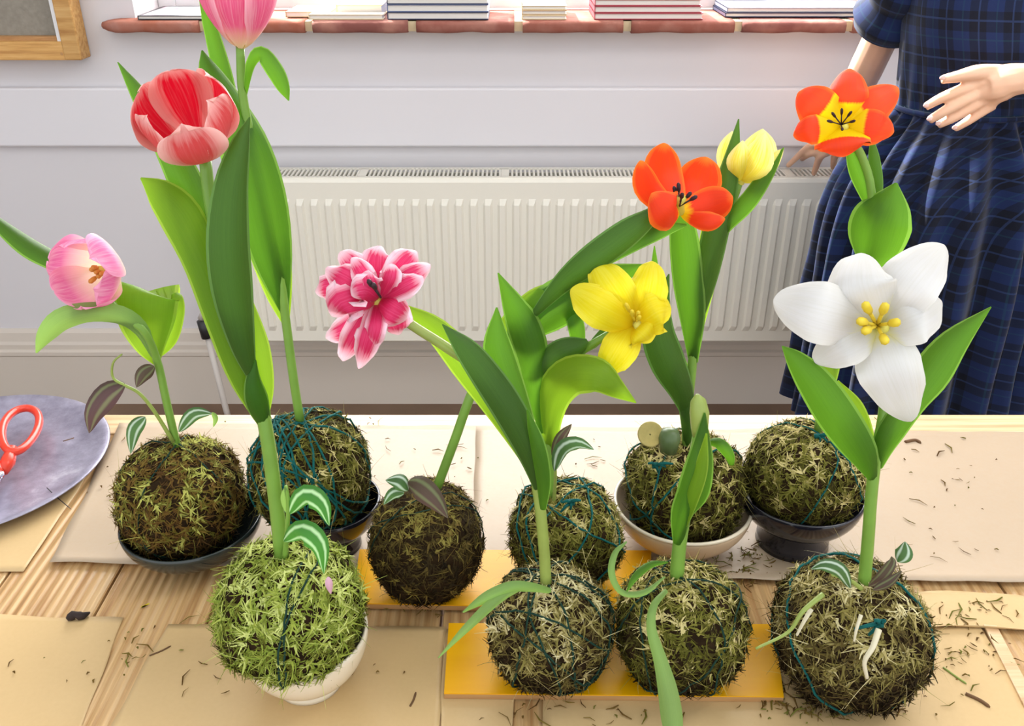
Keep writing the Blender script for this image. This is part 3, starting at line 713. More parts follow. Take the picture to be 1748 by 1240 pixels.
# ---- C : front left in cream footed bowl
cC = at(495, 1040, .605); rC = .0635
C_ = plant_root(cC, .060, 'bright green moss ball in a cream footed bowl with a coral tulip, front left')
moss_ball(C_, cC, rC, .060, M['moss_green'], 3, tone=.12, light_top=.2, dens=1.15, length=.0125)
yarn(C_, cC, rC, .060, 3, 2, M['yarn_dark'], .0009)
bcC = Vector((on(530, 1160, TT).x, .610, TT+.0012))
bowl(bcC, .058, cC.z-TT-.060+.028, .031, .010, M['cream_china'], 'cream glazed footed bowl under the bright green moss ball at the front', name='footed_bowl')
stem('stem', [(481, 950, .605), (470, 850, .605), (455, 740, .605), (436, 660, .608), (405, 560, .612), (375, 430, .618), (358, 340, .622), (350, 270, .625)], .0062, .0042, M['stem'], C_)
blade('leaf', [(448, 720, .606, 20), (418, 640, .604, 56), (382, 540, .603, 66), (345, 445, .606, 66), (308, 370, .612, 74), (272, 330, .618, 54), (240, 304, .625, 3)], M['leaf_light'], C_, cup=.35, twist=10, twist1=-12)
blade('leaf', [(438, 690, .610, 16), (402, 590, .615, 44), (362, 440, .622, 62), (325, 330, .63, 60), (282, 240, .64, 46), (240, 165, .65, 30), (201, 106, .66, 2)], M['leaf'], C_, cup=.5, twist=-15, twist1=12)
blade('leaf', [(432, 650, .600, 14), (415, 590, .595, 44), (398, 500, .592, 70), (390, 410, .592, 72), (395, 320, .598, 58), (410, 250, .606, 34), (426, 200, .615, 2)], M['leaf_dark'], C_, cup=.55, twist=4)
blade('leaf', [(452, 715, .606, 12), (450, 660, .605, 34), (440, 600, .606, 42), (428, 550, .61, 34), (415, 480, .62, 4)], M['leaf_light'], C_, cup=.3, twist=-14)
blade('leaf', [(455, 730, .604, 22), (440, 690, .598, 40), (432, 650, .597, 26), (436, 615, .60, 3)], M['leaf'], C_, cup=.7, twist=0)
flC = at(349, 268, .628)
fC, q = cup_flower(C_, flC, Vector((-.01, -.56, .82)), .060, .0300, M['pet_coral'], openness=.30, roll=R(48), seed=9, part_label='coral red tulip flower with pale pink rims, open at the top', tipin=.5)
ax = Vector((-.01, -.56, .82)).normalized(); cc = flC + ax*.022
stamens(fC, flC + ax*.008, [cc + Vector((math.cos(a)*.006, math.sin(a)*.006, .004)) for a in (0, 1, 2, 3, 4, 5)], M['stamen_orange'])
ts = stem('trailing_stem', [(486, 950, .598), (490, 905, .592), (492, 860, .59), (488, 830, .59)], .0022, .0014, M['stem'], C_)
trad_leaf([(494, 878, .59), (520, 848, .582), (548, 862, .578), (562, 898, .575)], 40, M['trad_green'], ts, twist=10)
trad_leaf([(484, 925, .588), (515, 908, .575), (545, 932, .568), (553, 980, .566)], 42, M['trad_green'], ts, twist=8)
trad_leaf([(492, 880, .592), (486, 850, .59), (490, 828, .588)], 14, M['leaf_pale'], ts)
trad_leaf([(560, 985, .560), (562, 1000, .558), (565, 1015, .558)], 13, mplain('pale_pink_shoot', srgb(206, 160, 176)), ts)

# ---- D : back row on yellow board, tulip leaning right
cD = on(727, 925, TT+.0095+.060); rD = .0565
D1 = plant_root(cD, .062, 'dark brown moss ball on the yellow board whose orange tulip leans far to the right')
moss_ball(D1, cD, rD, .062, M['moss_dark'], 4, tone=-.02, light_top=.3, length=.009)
yarn(D1, cD, rD, .062, 4, 2, M['yarn_dark'], .0006)
stem('stem', [(745, 835, .735), (775, 755, .735), (808, 665, .735), (845, 600, .755), (905, 545, .772), (985, 478, .775), (1060, 420, .765), (1120, 378, .75), (1150, 360, .75)], .0048, .0038, M['stem'], D1, n=32)
blade('leaf', [(870, 590, .745, 10), (895, 560, .75, 60), (950, 525, .755, 86), (1005, 490, .76, 70), (1060, 470, .765, 40), (1100, 452, .77, 3)], M['leaf'], D1, cup=.5, twist=18)
blade('leaf', [(820, 640, .745, 6), (860, 575, .75, 44), (910, 520, .755, 50), (955, 495, .76, 34), (1005, 468, .765, 5)], M['leaf_light'], D1, cup=.3, twist=-10)
blade('leaf', [(905, 545, .74, 10), (960, 485, .735, 36), (1010, 445, .73, 52), (1070, 400, .73, 50), (1110, 370, .735, 30), (1130, 345, .74, 4)], M['leaf_dark'], D1, cup=.5, twist=10)
blade('leaf', [(960, 490, .742, 10), (1020, 448, .742, 26), (1080, 415, .742, 30), (1130, 392, .742, 28), (1172, 384, .742, 4)], M['leaf'], D1, cup=.35, twist=-12)
fbc = at(1160, 362, .75); fD = heart(D1, fbc, Vector((-.1, -.5, .9)), .0045, .02); fD['label'] = 'orange tulip flower, half open with yellow edged petals'
for (tp, mid, W, nm) in (
    ((1133, 244, .765), (1132, 300, .775), 66, 0), ((1206, 268, .77), (1190, 318, .778), 80, 1), ((1093, 274, .74), (1108, 325, .75), 46, 2),
    ((1251, 336, .745), (1212, 350, .755), 62, 3), ((1238, 374, .725), (1205, 378, .728), 34, 4), ((1112, 330, .722), (1142, 362, .718), 72, 5)):
    blade('petal', [(1160, 366, .75), mid, tp], M['pet_orange'], fD, cup=.5, prof=(W, 1.0, .68), nu=18, nv=8, seed=nm, ripple=.2)
sb = at(1160, 352, .742)
stamens(fD, sb, [at(1150, 318, .742), at(1158, 312, .738), at(1190, 335, .735), at(1180, 328, .742), at(1165, 330, .73)], M['stamen_dark'], ar=.0018)
ts = stem('trailing_stem', [(745, 845, .715), (725, 832, .70), (700, 828, .695), (672, 830, .695)], .002, .001, M['stem_tan'], D1)
trad_leaf([(695, 824, .693), (715, 832, .682), (742, 855, .675), (765, 885, .672)], 42, M['trad_purple'], ts, twist=8)
trad_leaf([(697, 838, .69), (682, 822, .688), (658, 820, .69)], 30, M['trad'], ts, twist=15)
trad_leaf([(690, 842, .69), (672, 845, .688), (655, 862, .69)], 24, M['trad'], ts, twist=-25)

# ---- E : middle back, yellow tulip
cE = on(965, 912, TT+.0095+.052); rE = .058
E = plant_root(cE, .053, 'moss ball with blue green yarn star on back yellow board, bearing the bright yellow tulip')
moss_ball(E, cE, rE, .054, M['moss_olive'], 5, tone=-0.09, light_top=.3)
yarn(E, cE, rE, .054, 5, 6, M['yarn_teal'], .0011, knot=(975, 858, .70))
stem('stem', [(940, 850, .745), (938, 790, .745), (938, 730, .745), (945, 670, .745), (965, 625, .74), (1000, 595, .735), (1050, 565, .735)], .005, .0036, M['stem'], E)
blade('leaf', [(925, 740, .74, 10), (915, 680, .735, 34), (907, 610, .735, 58), (893, 560, .735, 60), (875, 520, .738, 40), (850, 466, .745, 2)], M['leaf'], E, cup=.55, twist=-12)
blade('leaf', [(940, 780, .745, 22), (935, 720, .735, 46), (945, 670, .722, 66), (975, 640, .705, 70), (1020, 640, .69, 62), (1055, 665, .69, 34), (1086, 688, .695, 2)], M['leaf_light'], E, cup=.45, twist=-20, twist1=-5)
blade('leaf', [(905, 640, .742, 6), (925, 625, .735, 36), (955, 602, .73, 44), (985, 592, .73, 36), (1003, 582, .73, 8)], M['leaf_dark'], E, cup=.4)
blade('leaf', [(990, 600, .75, 20), (985, 560, .755, 30), (975, 520, .76, 24), (966, 474, .765, 2)], M['leaf'], E, cup=.4, twist=15)
blade('leaf', [(1002, 598, .745, 8), (1018, 582, .745, 16), (1035, 555, .75, 6)], M['leaf_dark'], E)
ec = at(1085, 552, .728); fE = heart(E, ec, Vector((.1, -.95, .25)), .004, .012); fE['label'] = 'bright yellow tulip flower, wide open with floppy petals'
for k, (tp, mid, W) in enumerate((((974, 494, .725), (1025, 525, .705), 74), ((1012, 446, .735), (1045, 495, .715), 76), ((1114, 446, .74), (1105, 495, .72), 72),
        ((1146, 528, .73), (1120, 530, .71), 84), ((1030, 640, .715), (1055, 600, .705), 66), ((1112, 584, .72), (1098, 568, .708), 70))):
    blade('petal', [(1083, 556, .728), mid, tp], M['pet_yellow'], fE, cup=.35, prof=(W, .85, .5), nu=18, nv=8, ripple=.5, seed=k+20)
stamens(fE, ec, [at(1068, 518, .70), at(1078, 530, .70), at(1090, 532, .70), at(1092, 540, .698)], M['stamen_yellow'])
ts = stem('trailing_stem', [(945, 860, .74), (948, 820, .73), (948, 790, .725)], .002, .0012, M['stem_tan'], E)
trad_leaf([(947, 805, .725), (960, 770, .72), (985, 758, .715), (1014, 768, .715)], 30, M['trad'], ts, twist=25)
trad_leaf([(944, 785, .73), (956, 750, .73), (976, 724, .732)], 20, M['trad_purple'], ts)

# ---- F : front row on yellow board, double pink
cF = on(940, 1072, TT+.008+.052); rF = .0555
F_ = plant_root(cF, .053, 'straw coloured moss ball on the left of the front yellow board, double pink tulip')
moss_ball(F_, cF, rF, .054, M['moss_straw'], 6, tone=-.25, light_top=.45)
yarn(F_, cF, rF, .054, 6, 8, M['yarn_dark'], .001)
stem('stem', [(932, 995, .615), (928, 930, .615), (920, 850, .615), (905, 780, .615), (870, 705, .617), (820, 635, .62), (765, 595, .62), (710, 560, .62), (675, 535, .62)], .0052, .0036, M['stem_tan'], F_, n=32)
blade('leaf', [(925, 850, .612, 14), (908, 775, .607, 48), (870, 700, .603, 58), (830, 640, .602, 54), (795, 595, .604, 40), (755, 554, .61, 2)], M['leaf_dark'], F_, cup=.4, twist=8)
blade('leaf', [(920, 830, .612, 12), (895, 770, .62, 34), (850, 700, .63, 46), (800, 630, .635, 56), (745, 565, .64, 44), (690, 530, .645, 20), (650, 510, .65, 2)], M['leaf_light'], F_, cup=.4, twist=-8)
blade('leaf', [(922, 800, .62, 12), (895, 720, .63, 40), (868, 650, .635, 56), (850, 590, .64, 50), (848, 525, .65, 3)], M['leaf'], F_, cup=.45, twist=12)
blade('leaf', [(925, 870, .61, 14), (925, 820, .604, 30), (915, 760, .602, 30), (900, 700, .604, 4)], M['leaf'], F_, cup=.6, twist=-25)
fc = at(648, 512, .62); fF = heart(F_, fc, Vector((-.1, -.9, .1)), .004, .008); fF['label'] = 'double magenta pink tulip flower with white edged petals'
DP = [((580, 430, .63), (608, 462, .615), 46), ((650, 420, .635), (646, 455, .62), 56), ((712, 430, .63), (690, 455, .615), 48), ((735, 452, .62), (695, 475, .605), 42),
      ((722, 472, .605), (690, 488, .595), 36), ((556, 458, .62), (595, 478, .60), 50), ((538, 498, .625), (570, 490, .61), 46), ((566, 540, .61), (590, 515, .592), 64),
      ((600, 505, .59), (622, 498, .588), 50), ((697, 545, .61), (670, 530, .595), 62), ((680, 572, .62), (670, 548, .605), 56), ((556, 578, .63), (595, 560, .612), 40),
      ((585, 617, .625), (610, 570, .605), 42), ((612, 630, .61), (628, 575, .593), 38), ((632, 600, .60), (640, 560, .59), 34), ((600, 440, .612), (620, 470, .598), 34), ((668, 450, .61), (665, 475, .597), 34), ((625, 460, .60), (632, 485, .59), 36)]
for k, (tp, mid, W) in enumerate(DP):
    blade('petal', [(646, 513, .618), mid, tp], M['pet_double'], fF, cup=.5, prof=(W*1.25, .95, .55), nu=14, nv=8, ripple=.9, seed=k+40, twist=(-12, 8, 15, -6)[k % 4])
stamens(fF, at(650, 508, .59), [at(628, 478, .578), at(636, 484, .578)], M['stamen_dark'])
blade('leaf', [(940, 1010, .575, 10), (905, 1004, .56, 18), (870, 1004, .552, 20), (830, 1022, .545, 20), (790, 1046, .545, 3)], M['leaf_pale'], F_, cup=.6, twist=-20)
blade('leaf', [(890, 1004, .56, 8), (850, 1024, .545, 18), (800, 1070, .53, 15), (748, 1124, .52, 2)], M['leaf_pale'], F_, cup=.6, twist=-15)

# ---- G : right back in tan rimmed bowl, pale yellow tulip
cG = at(1168, 832, .812); rG = .064
G = plant_root(cG, .060, 'moss ball with teal bow in a tan rimmed bowl, holding the pale yellow tulip')
moss_ball(G, cG, rG, .060, M['moss_olive'], 7, tone=-0.07, light_top=.3)
yarn(G, cG, rG, .060, 7, 3, M['yarn_teal'], .0011, knot=(1118, 795, .765))
bowl(Vector((cG.x, cG.y, TT+.0032)), .0755, .052, .036, .007, M['tan_rim'], 'wide pale tan bowl holding the moss ball with the teal bow', rim=M['cream_china'])
stem('stem', [(1172, 765, .81), (1174, 700, .81), (1182, 620, .81), (1188, 540, .81), (1200, 460, .81), (1225, 390, .81), (1250, 345, .81), (1262, 312, .81)], .0052, .0034, M['stem'], G)
blade('leaf', [(1183, 620, .808, 16), (1180, 540, .80, 46), (1172, 470, .798, 54), (1165, 400, .80, 48), (1158, 340, .81, 24), (1150, 300, .82, 3)], M['leaf'], G, cup=.55, twist=-10)
blade('leaf', [(1190, 560, .806, 12), (1205, 480, .80, 40), (1222, 400, .797, 46), (1240, 320, .80, 40), (1252, 260, .805, 24), (1261, 203, .81, 2)], M['leaf_dark'], G, cup=.5, twist=10)
blade('leaf', [(1215, 430, .81, 10), (1235, 385, .80, 30), (1275, 345, .795, 32), (1310, 295, .795, 24), (1338, 252, .80, 2)], M['leaf'], G, cup=.4, twist=-10)
blade('leaf', [(1196, 560, .815, 10), (1205, 480, .82, 34), (1215, 400, .825, 38), (1230, 320, .83, 28), (1240, 270, .835, 4)], M['leaf_light'], G, cup=.3)
blade('leaf', [(1178, 720, .805, 16), (1165, 670, .795, 44), (1142, 620, .79, 62), (1125, 570, .79, 56), (1128, 520, .795, 34), (1142, 468, .80, 2)], M['leaf_dark'], G, cup=.5, twist=8)
blade('leaf', [(1170, 690, .81, 10), (1155, 640, .815, 44), (1130, 590, .82, 50), (1118, 520, .825, 34), (1117, 420, .83, 2)], M['leaf'], G, cup=.4, twist=-16)
blade('leaf', [(1176, 760, .805, 18), (1172, 700, .80, 26), (1165, 660, .80, 24), (1158, 610, .80, 4)], M['leaf_dark'], G, cup=.6)
fg = at(1263, 312, .81); fG = heart(G, fg, Vector((.4, -.1, .9)), .004, .02); fG['label'] = 'pale yellow tulip flower, half closed and pointing up'
for k, (tp, mid, W, D0) in enumerate((((1302, 220, .835), (1292, 268, .835), 66, 0), ((1250, 224, .83), (1246, 270, .832), 46, 0), ((1338, 254, .80), (1302, 290, .798), 36, 0),
        ((1306, 226, .79), (1290, 278, .785), 58, 0), ((1268, 240, .79), (1262, 280, .79), 44, 0))):
    blade('petal', [(1263, 312, .81), mid, tp], M['pet_cream'], fG, cup=.5, prof=(W, 1.0, .85), nu=16, nv=8, seed=k+60)
blade('leaf', [(1205, 755, .80, 8), (1228, 758, .79, 20), (1245, 778, .785, 18), (1250, 805, .785, 3)], M['leaf'], G, cup=.6)
nub = at(1143, 748, .79); MB().tube([nub - Vector((0, 0, .016)), nub, nub + Vector((0, 0, .008)), nub+Vector((0, 0, .011))], [.009, .0115, .009, .003], 12).build('bulb_tip', mplain('bulb_green', srgb(88, 108, 66), .4), G, smooth=True)
cap = at(1110, 742, .80); cv, cf = lathe([(.001, 0), (.008, .0003), (.0115, .003), (.0132, .0036), (.0135, .001), (.011, -.002), (.001, -.0025)], cap, 24, Matrix.Rotation(R(50), 3, 'X'))
put('seed_case', cv, cf, mplain('papery_tan', srgb(204, 184, 112), .6, var=.15, scale=90), G)

# ---- H : front row, closed bud
cH = on(1162, 1068, TT+.008+.055); rH = .058
H_ = plant_root(cH, .056, 'moss ball on the right of the front yellow board, closed green tulip bud')
moss_ball(H_, cH, rH, .057, M['moss_olive'], 8, tone=-.12, light_top=.46)
yarn(H_, cH, rH, .057, 8, 4, M['yarn_dark'], .0009)
stem('stem', [(1155, 988, .62), (1160, 930, .62), (1170, 870, .62), (1182, 800, .62), (1192, 745, .62)], .0064, .0048, M['stem'], H_)
bpt = [at(1192, 750, .62), at(1194, 728, .62), at(1194, 705, .62), at(1192, 685, .62), at(1190, 674, .62)]
bud = put('bud', *tube_geo(bpt, [.0045, .0070, .0078, .0062, .0015], 14), M['stem_tan'], H_); bud['label'] = 'closed olive green tulip bud'
blade('leaf', [(1158, 930, .615, 18), (1165, 880, .607, 40), (1185, 840, .603, 56), (1196, 790, .603, 46), (1200, 745, .608, 24), (1203, 705, .612, 3)], M['leaf'], H_, cup=.7, twist=10)
blade('leaf', [(1168, 900, .612, 8), (1180, 850, .60, 26), (1196, 800, .598, 24), (1206, 740, .60, 3)], M['leaf_light'], H_, cup=.4, twist=-18)
blade('leaf', [(1138, 1008, .578, 8), (1116, 1035, .562, 13), (1112, 1075, .55, 17), (1128, 1130, .535, 24), (1140, 1180, .52, 34), (1148, 1235, .50, 36), (1155, 1300, .48, 10)], M['leaf_pale'], H_, cup=.6, twist=0)
blade('leaf', [(1070, 925, .60, 3), (1050, 945, .59, 10), (1044, 980, .58, 12), (1062, 1012, .575, 10), (1100, 1012, .575, 10), (1135, 985, .585, 3)], M['leaf_pale'], H_, cup=.5)
blade('leaf', [(1140, 960, .60, 3), (1110, 965, .592, 12), (1085, 985, .582, 12), (1070, 1010, .575, 3)], M['leaf'], H_, cup=.5)

# ---- I : right back on black footed dish, orange tulip with yellow eye
cI = at(1372, 808, .81); rI = .0605
I_ = plant_root(cI, .052, 'moss ball on a black footed dish at back right, orange tulip with yellow eye')
moss_ball(I_, cI, rI, .054, M['moss_olive'], 9, tone=-0.03, light_top=.34)
yarn(I_, cI, rI, .054, 9, 2, M['yarn_teal'], .0009, knot=(1395, 745, .79))
hI = cI.z - .054 - TT
bowl(Vector((cI.x, cI.y, TT+.0032)), .068, hI+.030, .040, hI*.72, M['black_china'], 'black glossy footed dish under the back right moss ball', name='footed_dish')
stem('stem', [(1397, 735, .81), (1408, 670, .81), (1425, 600, .81), (1455, 500, .80), (1488, 400, .80), (1486, 320, .80), (1472, 270, .80), (1455, 240, .80)], .0048, .0036, M['stem'], I_)
blade('leaf', [(1478, 470, .80, 10), (1490, 430, .79, 84), (1500, 385, .785, 104), (1515, 350, .785, 76), (1530, 312, .79, 4)], M['leaf'], I_, cup=.4, twist=-8)
blade('leaf', [(1495, 370, .80, 12), (1480, 330, .80, 26), (1462, 290, .80, 26), (1448, 250, .80, 10)], M['leaf'], I_, cup=.5)
blade('leaf', [(1500, 350, .805, 10), (1498, 310, .81, 18), (1492, 270, .81, 18), (1488, 235, .81, 4)], M['leaf_dark'], I_, cup=.4)
blade('leaf', [(1395, 725, .81, 6), (1402, 690, .80, 20), (1412, 650, .80, 30), (1425, 600, .81, 24), (1430, 560, .82, 3)], M['leaf_light'], I_, cup=.5)
ic = at(1437, 218, .795); fI = heart(I_, ic, Vector((0, -.95, .3)), .003, .010); fI['label'] = 'wide open orange tulip flower with a round yellow eye'
for k, (tp, mid, W) in enumerate((((1450, 117, .815), (1446, 160, .79), 72), ((1362, 158, .80), (1392, 180, .785), 70), ((1534, 150, .80), (1490, 180, .785), 68),
        ((1354, 232, .79), (1385, 222, .775), 50), ((1526, 226, .79), (1490, 218, .775), 62), ((1440, 268, .775), (1438, 245, .77), 92))):
    blade('petal', [(1437, 216, .796), mid, tp], M['pet_orange_eye'], fI, cup=.3, prof=(W, .82, .5), nu=22, nv=8, seed=k+80, ripple=.2)
sb = at(1436, 213, .78)
stamens(fI, sb, [at(1412, 206, .765), at(1420, 192, .77), at(1437, 185, .775), at(1454, 190, .77), at(1460, 206, .765), at(1438, 222, .762)], M['stamen_dark'], ar=.0012, r=.0008)

# ---- J : front right on table, white tulip
cJ = at(1452, 1082, .605); rJ = .066
J = plant_root(cJ, .062, 'largest moss ball, front right on the paper, with the wide open white tulip')
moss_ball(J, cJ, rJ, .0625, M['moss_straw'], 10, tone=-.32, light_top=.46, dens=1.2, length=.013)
yarn(J, cJ, rJ, .0625, 10, 2, M['yarn_teal'], .0012, knot=(1500, 1065, .545))
stem('stem', [(1475, 1000, .605), (1482, 920, .605), (1488, 840, .605), (1497, 770, .607), (1508, 710, .61), (1512, 640, .615), (1498, 575, .61)], .0054, .0038, M['stem'], J)
blade('leaf', [(1490, 820, .602, 16), (1470, 775, .595, 56), (1430, 715, .592, 70), (1390, 655, .595, 60), (1358, 615, .60, 34), (1335, 591, .605, 2)], M['leaf'], J, cup=.45, twist=-10)
blade('leaf', [(1490, 810, .608, 12), (1478, 760, .615, 34), (1455, 700, .62, 40), (1430, 650, .625, 3)], M['leaf_light'], J, cup=.4)
blade('leaf', [(1497, 800, .605, 18), (1515, 750, .60, 44), (1555, 690, .60, 50), (1590, 640, .605, 66), (1630, 585, .612, 50), (1692, 524, .62, 2)], M['leaf'], J, cup=.45, twist=12)
jc = at(1497, 556, .60); fJ = heart(J, jc, Vector((0, -.95, .3)), .0035, .016); fJ['label'] = 'large white tulip flower, wide open with a yellow centre'
for k, (tp, mid, W, a) in enumerate((((1320, 512, .60), (1405, 535, .575), 108, .95), ((1470, 432, .615), (1468, 490, .585), 118, .8), ((1612, 418, .62), (1555, 480, .59), 104, .9),
        ((1608, 515, .61), (1560, 535, .585), 108, .85), ((1388, 618, .60), (1440, 588, .58), 82, .8), ((1556, 720, .59), (1520, 635, .575), 108, .85))):
    blade('petal', [(1497, 560, .60), mid, tp], M['pet_white'], fJ, cup=.28, prof=(W, a, .5), nu=24, nv=10, seed=k+100, ripple=.3)
sb = at(1497, 556, .59)
stamens(fJ, sb, [at(1476, 518, .57), at(1512, 520, .565), at(1466, 548, .565), at(1534, 550, .565), at(1475, 566, .562), at(1512, 585, .56)], M['stamen_yellow'], ar=.0032, r=.002)
ts = stem('trailing_stem', [(1470, 1005, .56), (1448, 990, .555), (1420, 982, .55)], .002, .001, M['stem_tan'], J)
trad_leaf([(1452, 1005, .55), (1435, 975, .545), (1408, 965, .545), (1384, 972, .548)], 26, M['trad'], ts)
trad_leaf([(1482, 1002, .56), (1505, 985, .555), (1522, 962, .56), (1522, 950, .565)], 20, M['trad_purple'], ts)
trad_leaf([(1490, 1008, .55), (1518, 995, .548), (1540, 975, .55)], 18, M['trad_purple'], ts, twist=20)
trad_leaf([(1532, 960, .565), (1543, 945, .565), (1545, 925, .57)], 30, M['trad'], ts)
rt = stem('root', [(1500, 1075, .538), (1490, 1105, .528), (1476, 1130, .524), (1480, 1158, .523)], .0026, .0014, mplain('pale_root', srgb(214, 206, 176), .7), J)
stem('root', [(1385, 1040, .548), (1372, 1062, .542), (1360, 1085, .54)], .002, .001, bpy.data.materials['pale_root'], J)
stem('root', [(1470, 1050, .54), (1462, 1075, .534), (1458, 1095, .532)], .0016, .0008, bpy.data.materials['pale_root'], J)
stem('root', [(1405, 1015, .548), (1370, 1045, .538), (1345, 1080, .535), (1290, 1108, .53)], .0022, .001, M['stem_tan'], J)

# ------------------------------------------------------------ tray with scissors
tc_ = on(-52, 792, TT+.012); tr = empty('round_tray', (tc_.x, .952, TT+.0022), 'round grey metal tray at the left edge of the table', 'tray')
v, f = lathe([(.001, 0), (.12, 0), (.15, .006), (.163, .012), (.1645, .013), (.163, .0142), (.148, .0085), (.119, .0025), (.001, .0025)], tr.location, 72)
put('tray_body', v, f, M['zinc'], tr)
sc = empty('scissors', on(20, 800, TT+.01), 'scissors with red orange plastic handles lying on the metal tray', 'scissors')
zt = TT + .017
def ring(cx, cy, a, b, ang, zc):
    c = on(cx, cy, zc); pts = []
    for k in range(33):
        t_ = 2*math.pi*k/32; q = Matrix.Rotation(ang, 3, 'Z') @ Vector((a*math.cos(t_), b*math.sin(t_)*(1+.18*math.cos(t_)), .004*math.sin(t_*1)))
        pts.append(c + q)
    return pts
hm = MB().tube(ring(34, 733, .056, .020, R(108), zt+.012), .0052, 8, False)
hm.tube([on(22, 765, zt+.012), on(14, 788, zt+.006), on(4, 805, zt+.003)], [.006, .009, .007], 8); hm.build('handle', M['red_plastic'], sc, smooth=True)
hm = MB().tube(ring(-40, 752, .038, .020, R(115), zt+.012), .0052, 8, False)
hm.tube([on(-20, 785, zt+.012), on(-8, 800, zt+.006), on(-2, 812, zt+.003)], [.006, .009, .007], 8); hm.build('handle', M['red_plastic'], sc, smooth=True)
a, b = on(8, 800, zt), on(-70, 900, zt)
MB().tube([a, (a+b)/2, b], [.006, .005, .001], 6).build('blade', M['steel'], sc, smooth=True)
a, b = on(-4, 806, zt+.002), on(-30, 905, zt+.002)
MB().tube([a, (a+b)/2, b], [.006, .005, .001], 6).build('blade', M['steel'], sc, smooth=True)
p = on(0, 812, zt+.006); MB().tube([p, p+Vector((0, 0, .004))], .005, 12).build('pivot', M['steel'], sc, smooth=True)

# ------------------------------------------------------------ crumbs and bits on the table
bark = mplain('dark_bark', srgb(50, 34, 30), .8, var=.3, scale=80)
lump = on(130, 1053, TT+.003); m = MB()
pts = cr([tuple(on(114, 1058, TT+.004)), tuple(on(126, 1050, TT+.006)), tuple(on(140, 1052, TT+.005)), tuple(on(153, 1046, TT+.003))], 8)
m.tube(pts, [.002, .0042, .0048, .0034, .0045, .0036, .0026, .001], 7)
tag(m.build('bark_flake', bark, smooth=True), 'dark curled flake of bark on the front left paper', 'debris')
def twig(pts, r, mat, label, name='twig'):
    P = cr([tuple(on(x, y, TT+.0035+h)) for x, y, h in pts], 10); tag(MB().tube(P, [r]*9+[r*.4], 6).build(name, mat, smooth=True), label, 'debris')
tw = mplain('twig_brown', srgb(110, 78, 46), .8, var=.2)
twig([(80, 833, .008), (98, 850, .004), (122, 870, .001)], .0006, M['black'], 'thin dark wire end poking out from under the metal tray', 'wire')
twig([(1545, 755, 0), (1562, 752, 0), (1572, 757, 0)], .0024, tw, 'small brown twig on the paper right of the white tulip stem')
twig([(1500, 905, 0), (1560, 905, 0)], .0001, tw, 'x') if False else None
twig([(108, 755, 0), (130, 748, 0), (150, 738, 0)], .0018, tw, 'short brown twig on the wood beside the metal tray')
twig([(255, 1120, -.002), (275, 1112, -.002), (292, 1103, -.002)], .0008, tw, 'thin forked twig on the paper left of the cream footed bowl')
twig([(700, 1206, -.002), (706, 1195, -.002), (710, 1182, -.002)], .0010, tw, 'small hooked twig on the paper below the left end of the front yellow board')
twig([(1648, 1185, -.002), (1672, 1196, -.002), (1690, 1208, -.002)], .0018, tw, 'curled brown twig on the paper in the front right corner')
twig([(1610, 1140, -.002), (1635, 1158, -.002), (1650, 1168, -.002)], .0010, M['stem_tan'], 'green grass bit on the paper right of the largest moss ball')
yl = blade('petal_scrap', [(240, 1018, .64, 4), (248, 1032, .64, 14), (246, 1048, .64, 3)], M['pet_yellow'], None)
for v_ in yl.data.vertices: v_.co = Vector((v_.co.x, v_.co.y, 0))
q0 = on(246, 1035, TT+.002); cen = sum((Vector(v_.co) for v_ in yl.data.vertices), Vector())/len(yl.data.vertices)
for v_ in yl.data.vertices: v_.co = Vector(((v_.co.x-cen.x)+q0.x, (v_.co.y-cen.y)*1.6+q0.y, q0.z))
tag(yl, 'small yellow green leaf scrap on the bare table boards at front left', 'debris')
rr = random.Random(5); m = MB()
spots = [(170, 830, 120, 70, 30), (640, 770, 110, 60, 40), (800, 800, 60, 60, 14), (1000, 790, 50, 60, 16), (1290, 950, 70, 40, 150), (1640, 800, 90, 80, 45), (1650, 1120, 90, 80, 110), (1420, 1215, 140, 20, 110),
         (1000, 1215, 200, 20, 50), (650, 1150, 90, 60, 14), (120, 1130, 90, 80, 18), (330, 1150, 60, 60, 14), (230, 1110, 40, 60, 30), (1330, 1130, 40, 60, 60), (1520, 720, 180, 10, 16), (1380, 1190, 120, 30, 110), (600, 720, 200, 8, 14), (1600, 920, 100, 50, 25), (720, 1035, 80, 16, 50), (1650, 1040, 80, 30, 60), (1250, 985, 60, 30, 90)]
for cx, cy, sx_, sy_, n in spots:
    for i in range(int(n*.5)):
        x_, y_ = rr.gauss(cx, sx_*.5), rr.gauss(cy, sy_*.5)
        if not (712 < y_ < 1290) or (x_ < 130 and y_ < 960): continue
        p = on(x_, y_, TT+.0042 if y_ < 1003 else TT+.0024)
        a = rr.uniform(0, 6.28); L = rr.choice((.0012, .002, .003, .006, .009)) * rr.uniform(.6, 1.3); d = Vector((math.cos(a), math.sin(a), 0))*L
        r_ = rr.uniform(.0004, .0011)
        m.tube([p - d, p + Vector((-d.y*.3, d.x*.3, r_)), p + d], [r_*.6, r_, r_*.3], 4)
ta = [rr.random() for _ in range(len(m.v))]
n12 = 12
vals = [rr.random() for _ in range(len(m.v)//n12+1)]
crumb = m.build('moss_crumbs', M['moss_brown'], attr=[vals[i//n12]*0+.25+.6*vals[i//n12] for i in range(len(m.v))])
tag(crumb, 'scattered crumbs of dry moss and soil lying over the table top', 'debris', kind='stuff')

